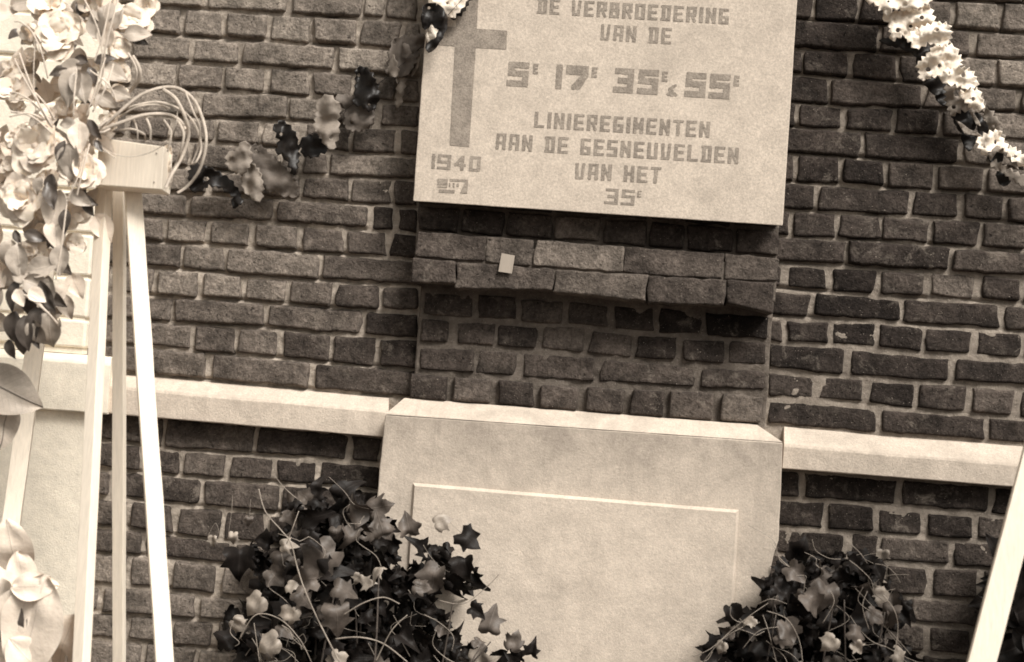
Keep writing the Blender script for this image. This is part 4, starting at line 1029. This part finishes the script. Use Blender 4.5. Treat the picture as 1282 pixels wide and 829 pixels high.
for pts, r in [([(122,166),(150,140),(180,117),(215,109),(240,122),(254,150),(258,180),(250,212),(236,232),(222,242)], .0032), ([(204,112),(220,124),(232,148),(236,170),(228,196),(214,220),(207,236)], .0036),
    ([(118,166),(150,154),(180,144),(208,143),(224,150),(232,162)], .0034), ([(150,140),(170,132),(200,128),(230,140),(246,160),(252,184),(246,202),(240,206)], .0022), ([(150,146),(172,134),(196,131),(212,136)], .0020),
    ([(232,115),(242,140),(250,160),(248,185),(240,205)], .0018), ([(222,150),(230,168),(226,190),(222,202),(217,212)], .0026), ([(166,70),(174,84),(175,98),(166,112),(158,120)], .0032), ([(160,66),(170,84),(170,100),(162,114)], .0022),
    ([(150,163),(166,162),(180,168),(182,176)], .0022), ([(122,170),(122,180),(140,192),(165,196),(190,190),(210,176),(220,156),(222,140)], .0010), ([(182,146),(188,160),(188,176)], .0024), ([(168,150),(172,164),(172,176)], .0016), ([(205,150),(214,166),(210,190)], .0022),
    ([(122,168),(124,182),(144,198)], .0014), ([(110,150),(120,160),(135,150),(150,146)], .003), ([(112,160),(126,166),(140,160),(158,150)], .0026)]:
    strip(pts, .60, r, M_STRAW, 'raffia_loop')
for pts, r in [([(60,98),(52,66),(40,40),(26,28),(18,27)], .0016), ([(66,160),(50,132),(36,100),(24,66)], .0018), ([(62,152),(44,122),(30,98),(18,74)], .0016), ([(64,158),(46,132),(24,118),(12,116)], .0018), ([(60,148),(38,128),(14,126)], .0014),
    ([(56,150),(36,142),(12,146)], .0020), ([(68,150),(58,132),(44,116)], .0018), ([(46,150),(42,100),(44,50)], .0010), ([(66,168),(40,146),(14,140)], .0018), ([(106,0),(120,30),(128,64),(124,96)], .0016), ([(150,-10),(142,20),(132,60),(128,96),(118,126)], .0020),
    ([(138,0),(130,40),(118,78)], .0016), ([(96,86),(93,118),(92,146)], .0016), ([(132,72),(120,110),(108,146)], .0014), ([(142,80),(132,110),(116,140)], .0020), ([(112,88),(136,106),(146,128)], .0016), ([(20,376),(40,372),(56,388),(70,404),(76,408),(74,398)], .0022),
    ([(22,368),(36,372),(58,390),(72,406)], .0024), ([(112,180),(104,212),(96,246)], .0018), ([(108,186),(98,220),(84,250)], .0016), ([(84,250),(78,300),(70,350)], .0016)]:
    strip(pts, .635, r, M_STRAWP, 'grass_blade')
V, Fc = [], []
paper(sp, 'crumpled_ribbon', [(206,182),(213,180),(216,190),(214,206),(217,222),(212,238),(205,242),(203,236),(205,210)], .50, M_STRAW, [], (1, .1), .6, .010, seed=91, sc=(1, 8), step=3)

# ---------------------------------------------------------------- pale broad-leaved plant, bottom left
bp = empty('broad_leaved_plant', P(40, 829, .6), label='pale broad-leaved plant with one dark leaf, bottom left corner before the tripod', cat='plant')
BL = [lance_mesh('leaf', .15, .045, c, M_LEAFP, .08, 80 + i, 8, 16, .85, .8) for i, c in enumerate((.3, .7, 1.1))]
BD = lance_mesh('leaf', .12, .035, .4, M_LEAFD, .3, 90, 8, 14, .85, .8)
for x, y, d, ang, s, me in [(22,690,.60,-70,.6,BL[0]),(14,735,.61,8,.62,BL[0]),(8,650,.58,-75,.9,BL[2]),(58,720,.61,-100,1.45,BL[0]),(42,735,.60,-115,1.2,BL[1]),(95,770,.58,-110,1.0,BL[2]),(12,800,.62,-40,.8,BL[2]),(10,742,.59,-80,1.0,BD),(24,750,.59,-95,.9,BD),(-20,720,.58,-60,1.1,BL[1]),(-40,800,.58,-20,1.2,BL[0]),
    (30,860,.6,-80,1.2,BL[1]),(90,880,.58,-60,1.2,BL[0])]:
    a = math.radians(ang)
    inst('leaf', me, place(P(x, y, d), Vector((math.cos(a), -.12, math.sin(a))), Vector((rf.uniform(-.2, .2), -1, .3)), s), bp, label='dark leaf' if me is BD else None)
V, Fc = [], []
b0 = P(40, 829, .55); b0.z = .01
for (x, y) in [(20, 680), (58, 725), (14, 740), (90, 775), (10, 800)]:
    tube(V, Fc, spline([b0 + Vector((random.uniform(-.03, .03), 0, 0)), b0.lerp(P(x, y, .57), .5) + Vector((.01, .02, 0)), P(x, y, .57)], 7), .005, .0025, 6)
mesh('stem', V, Fc, M_LEAFG, bp)
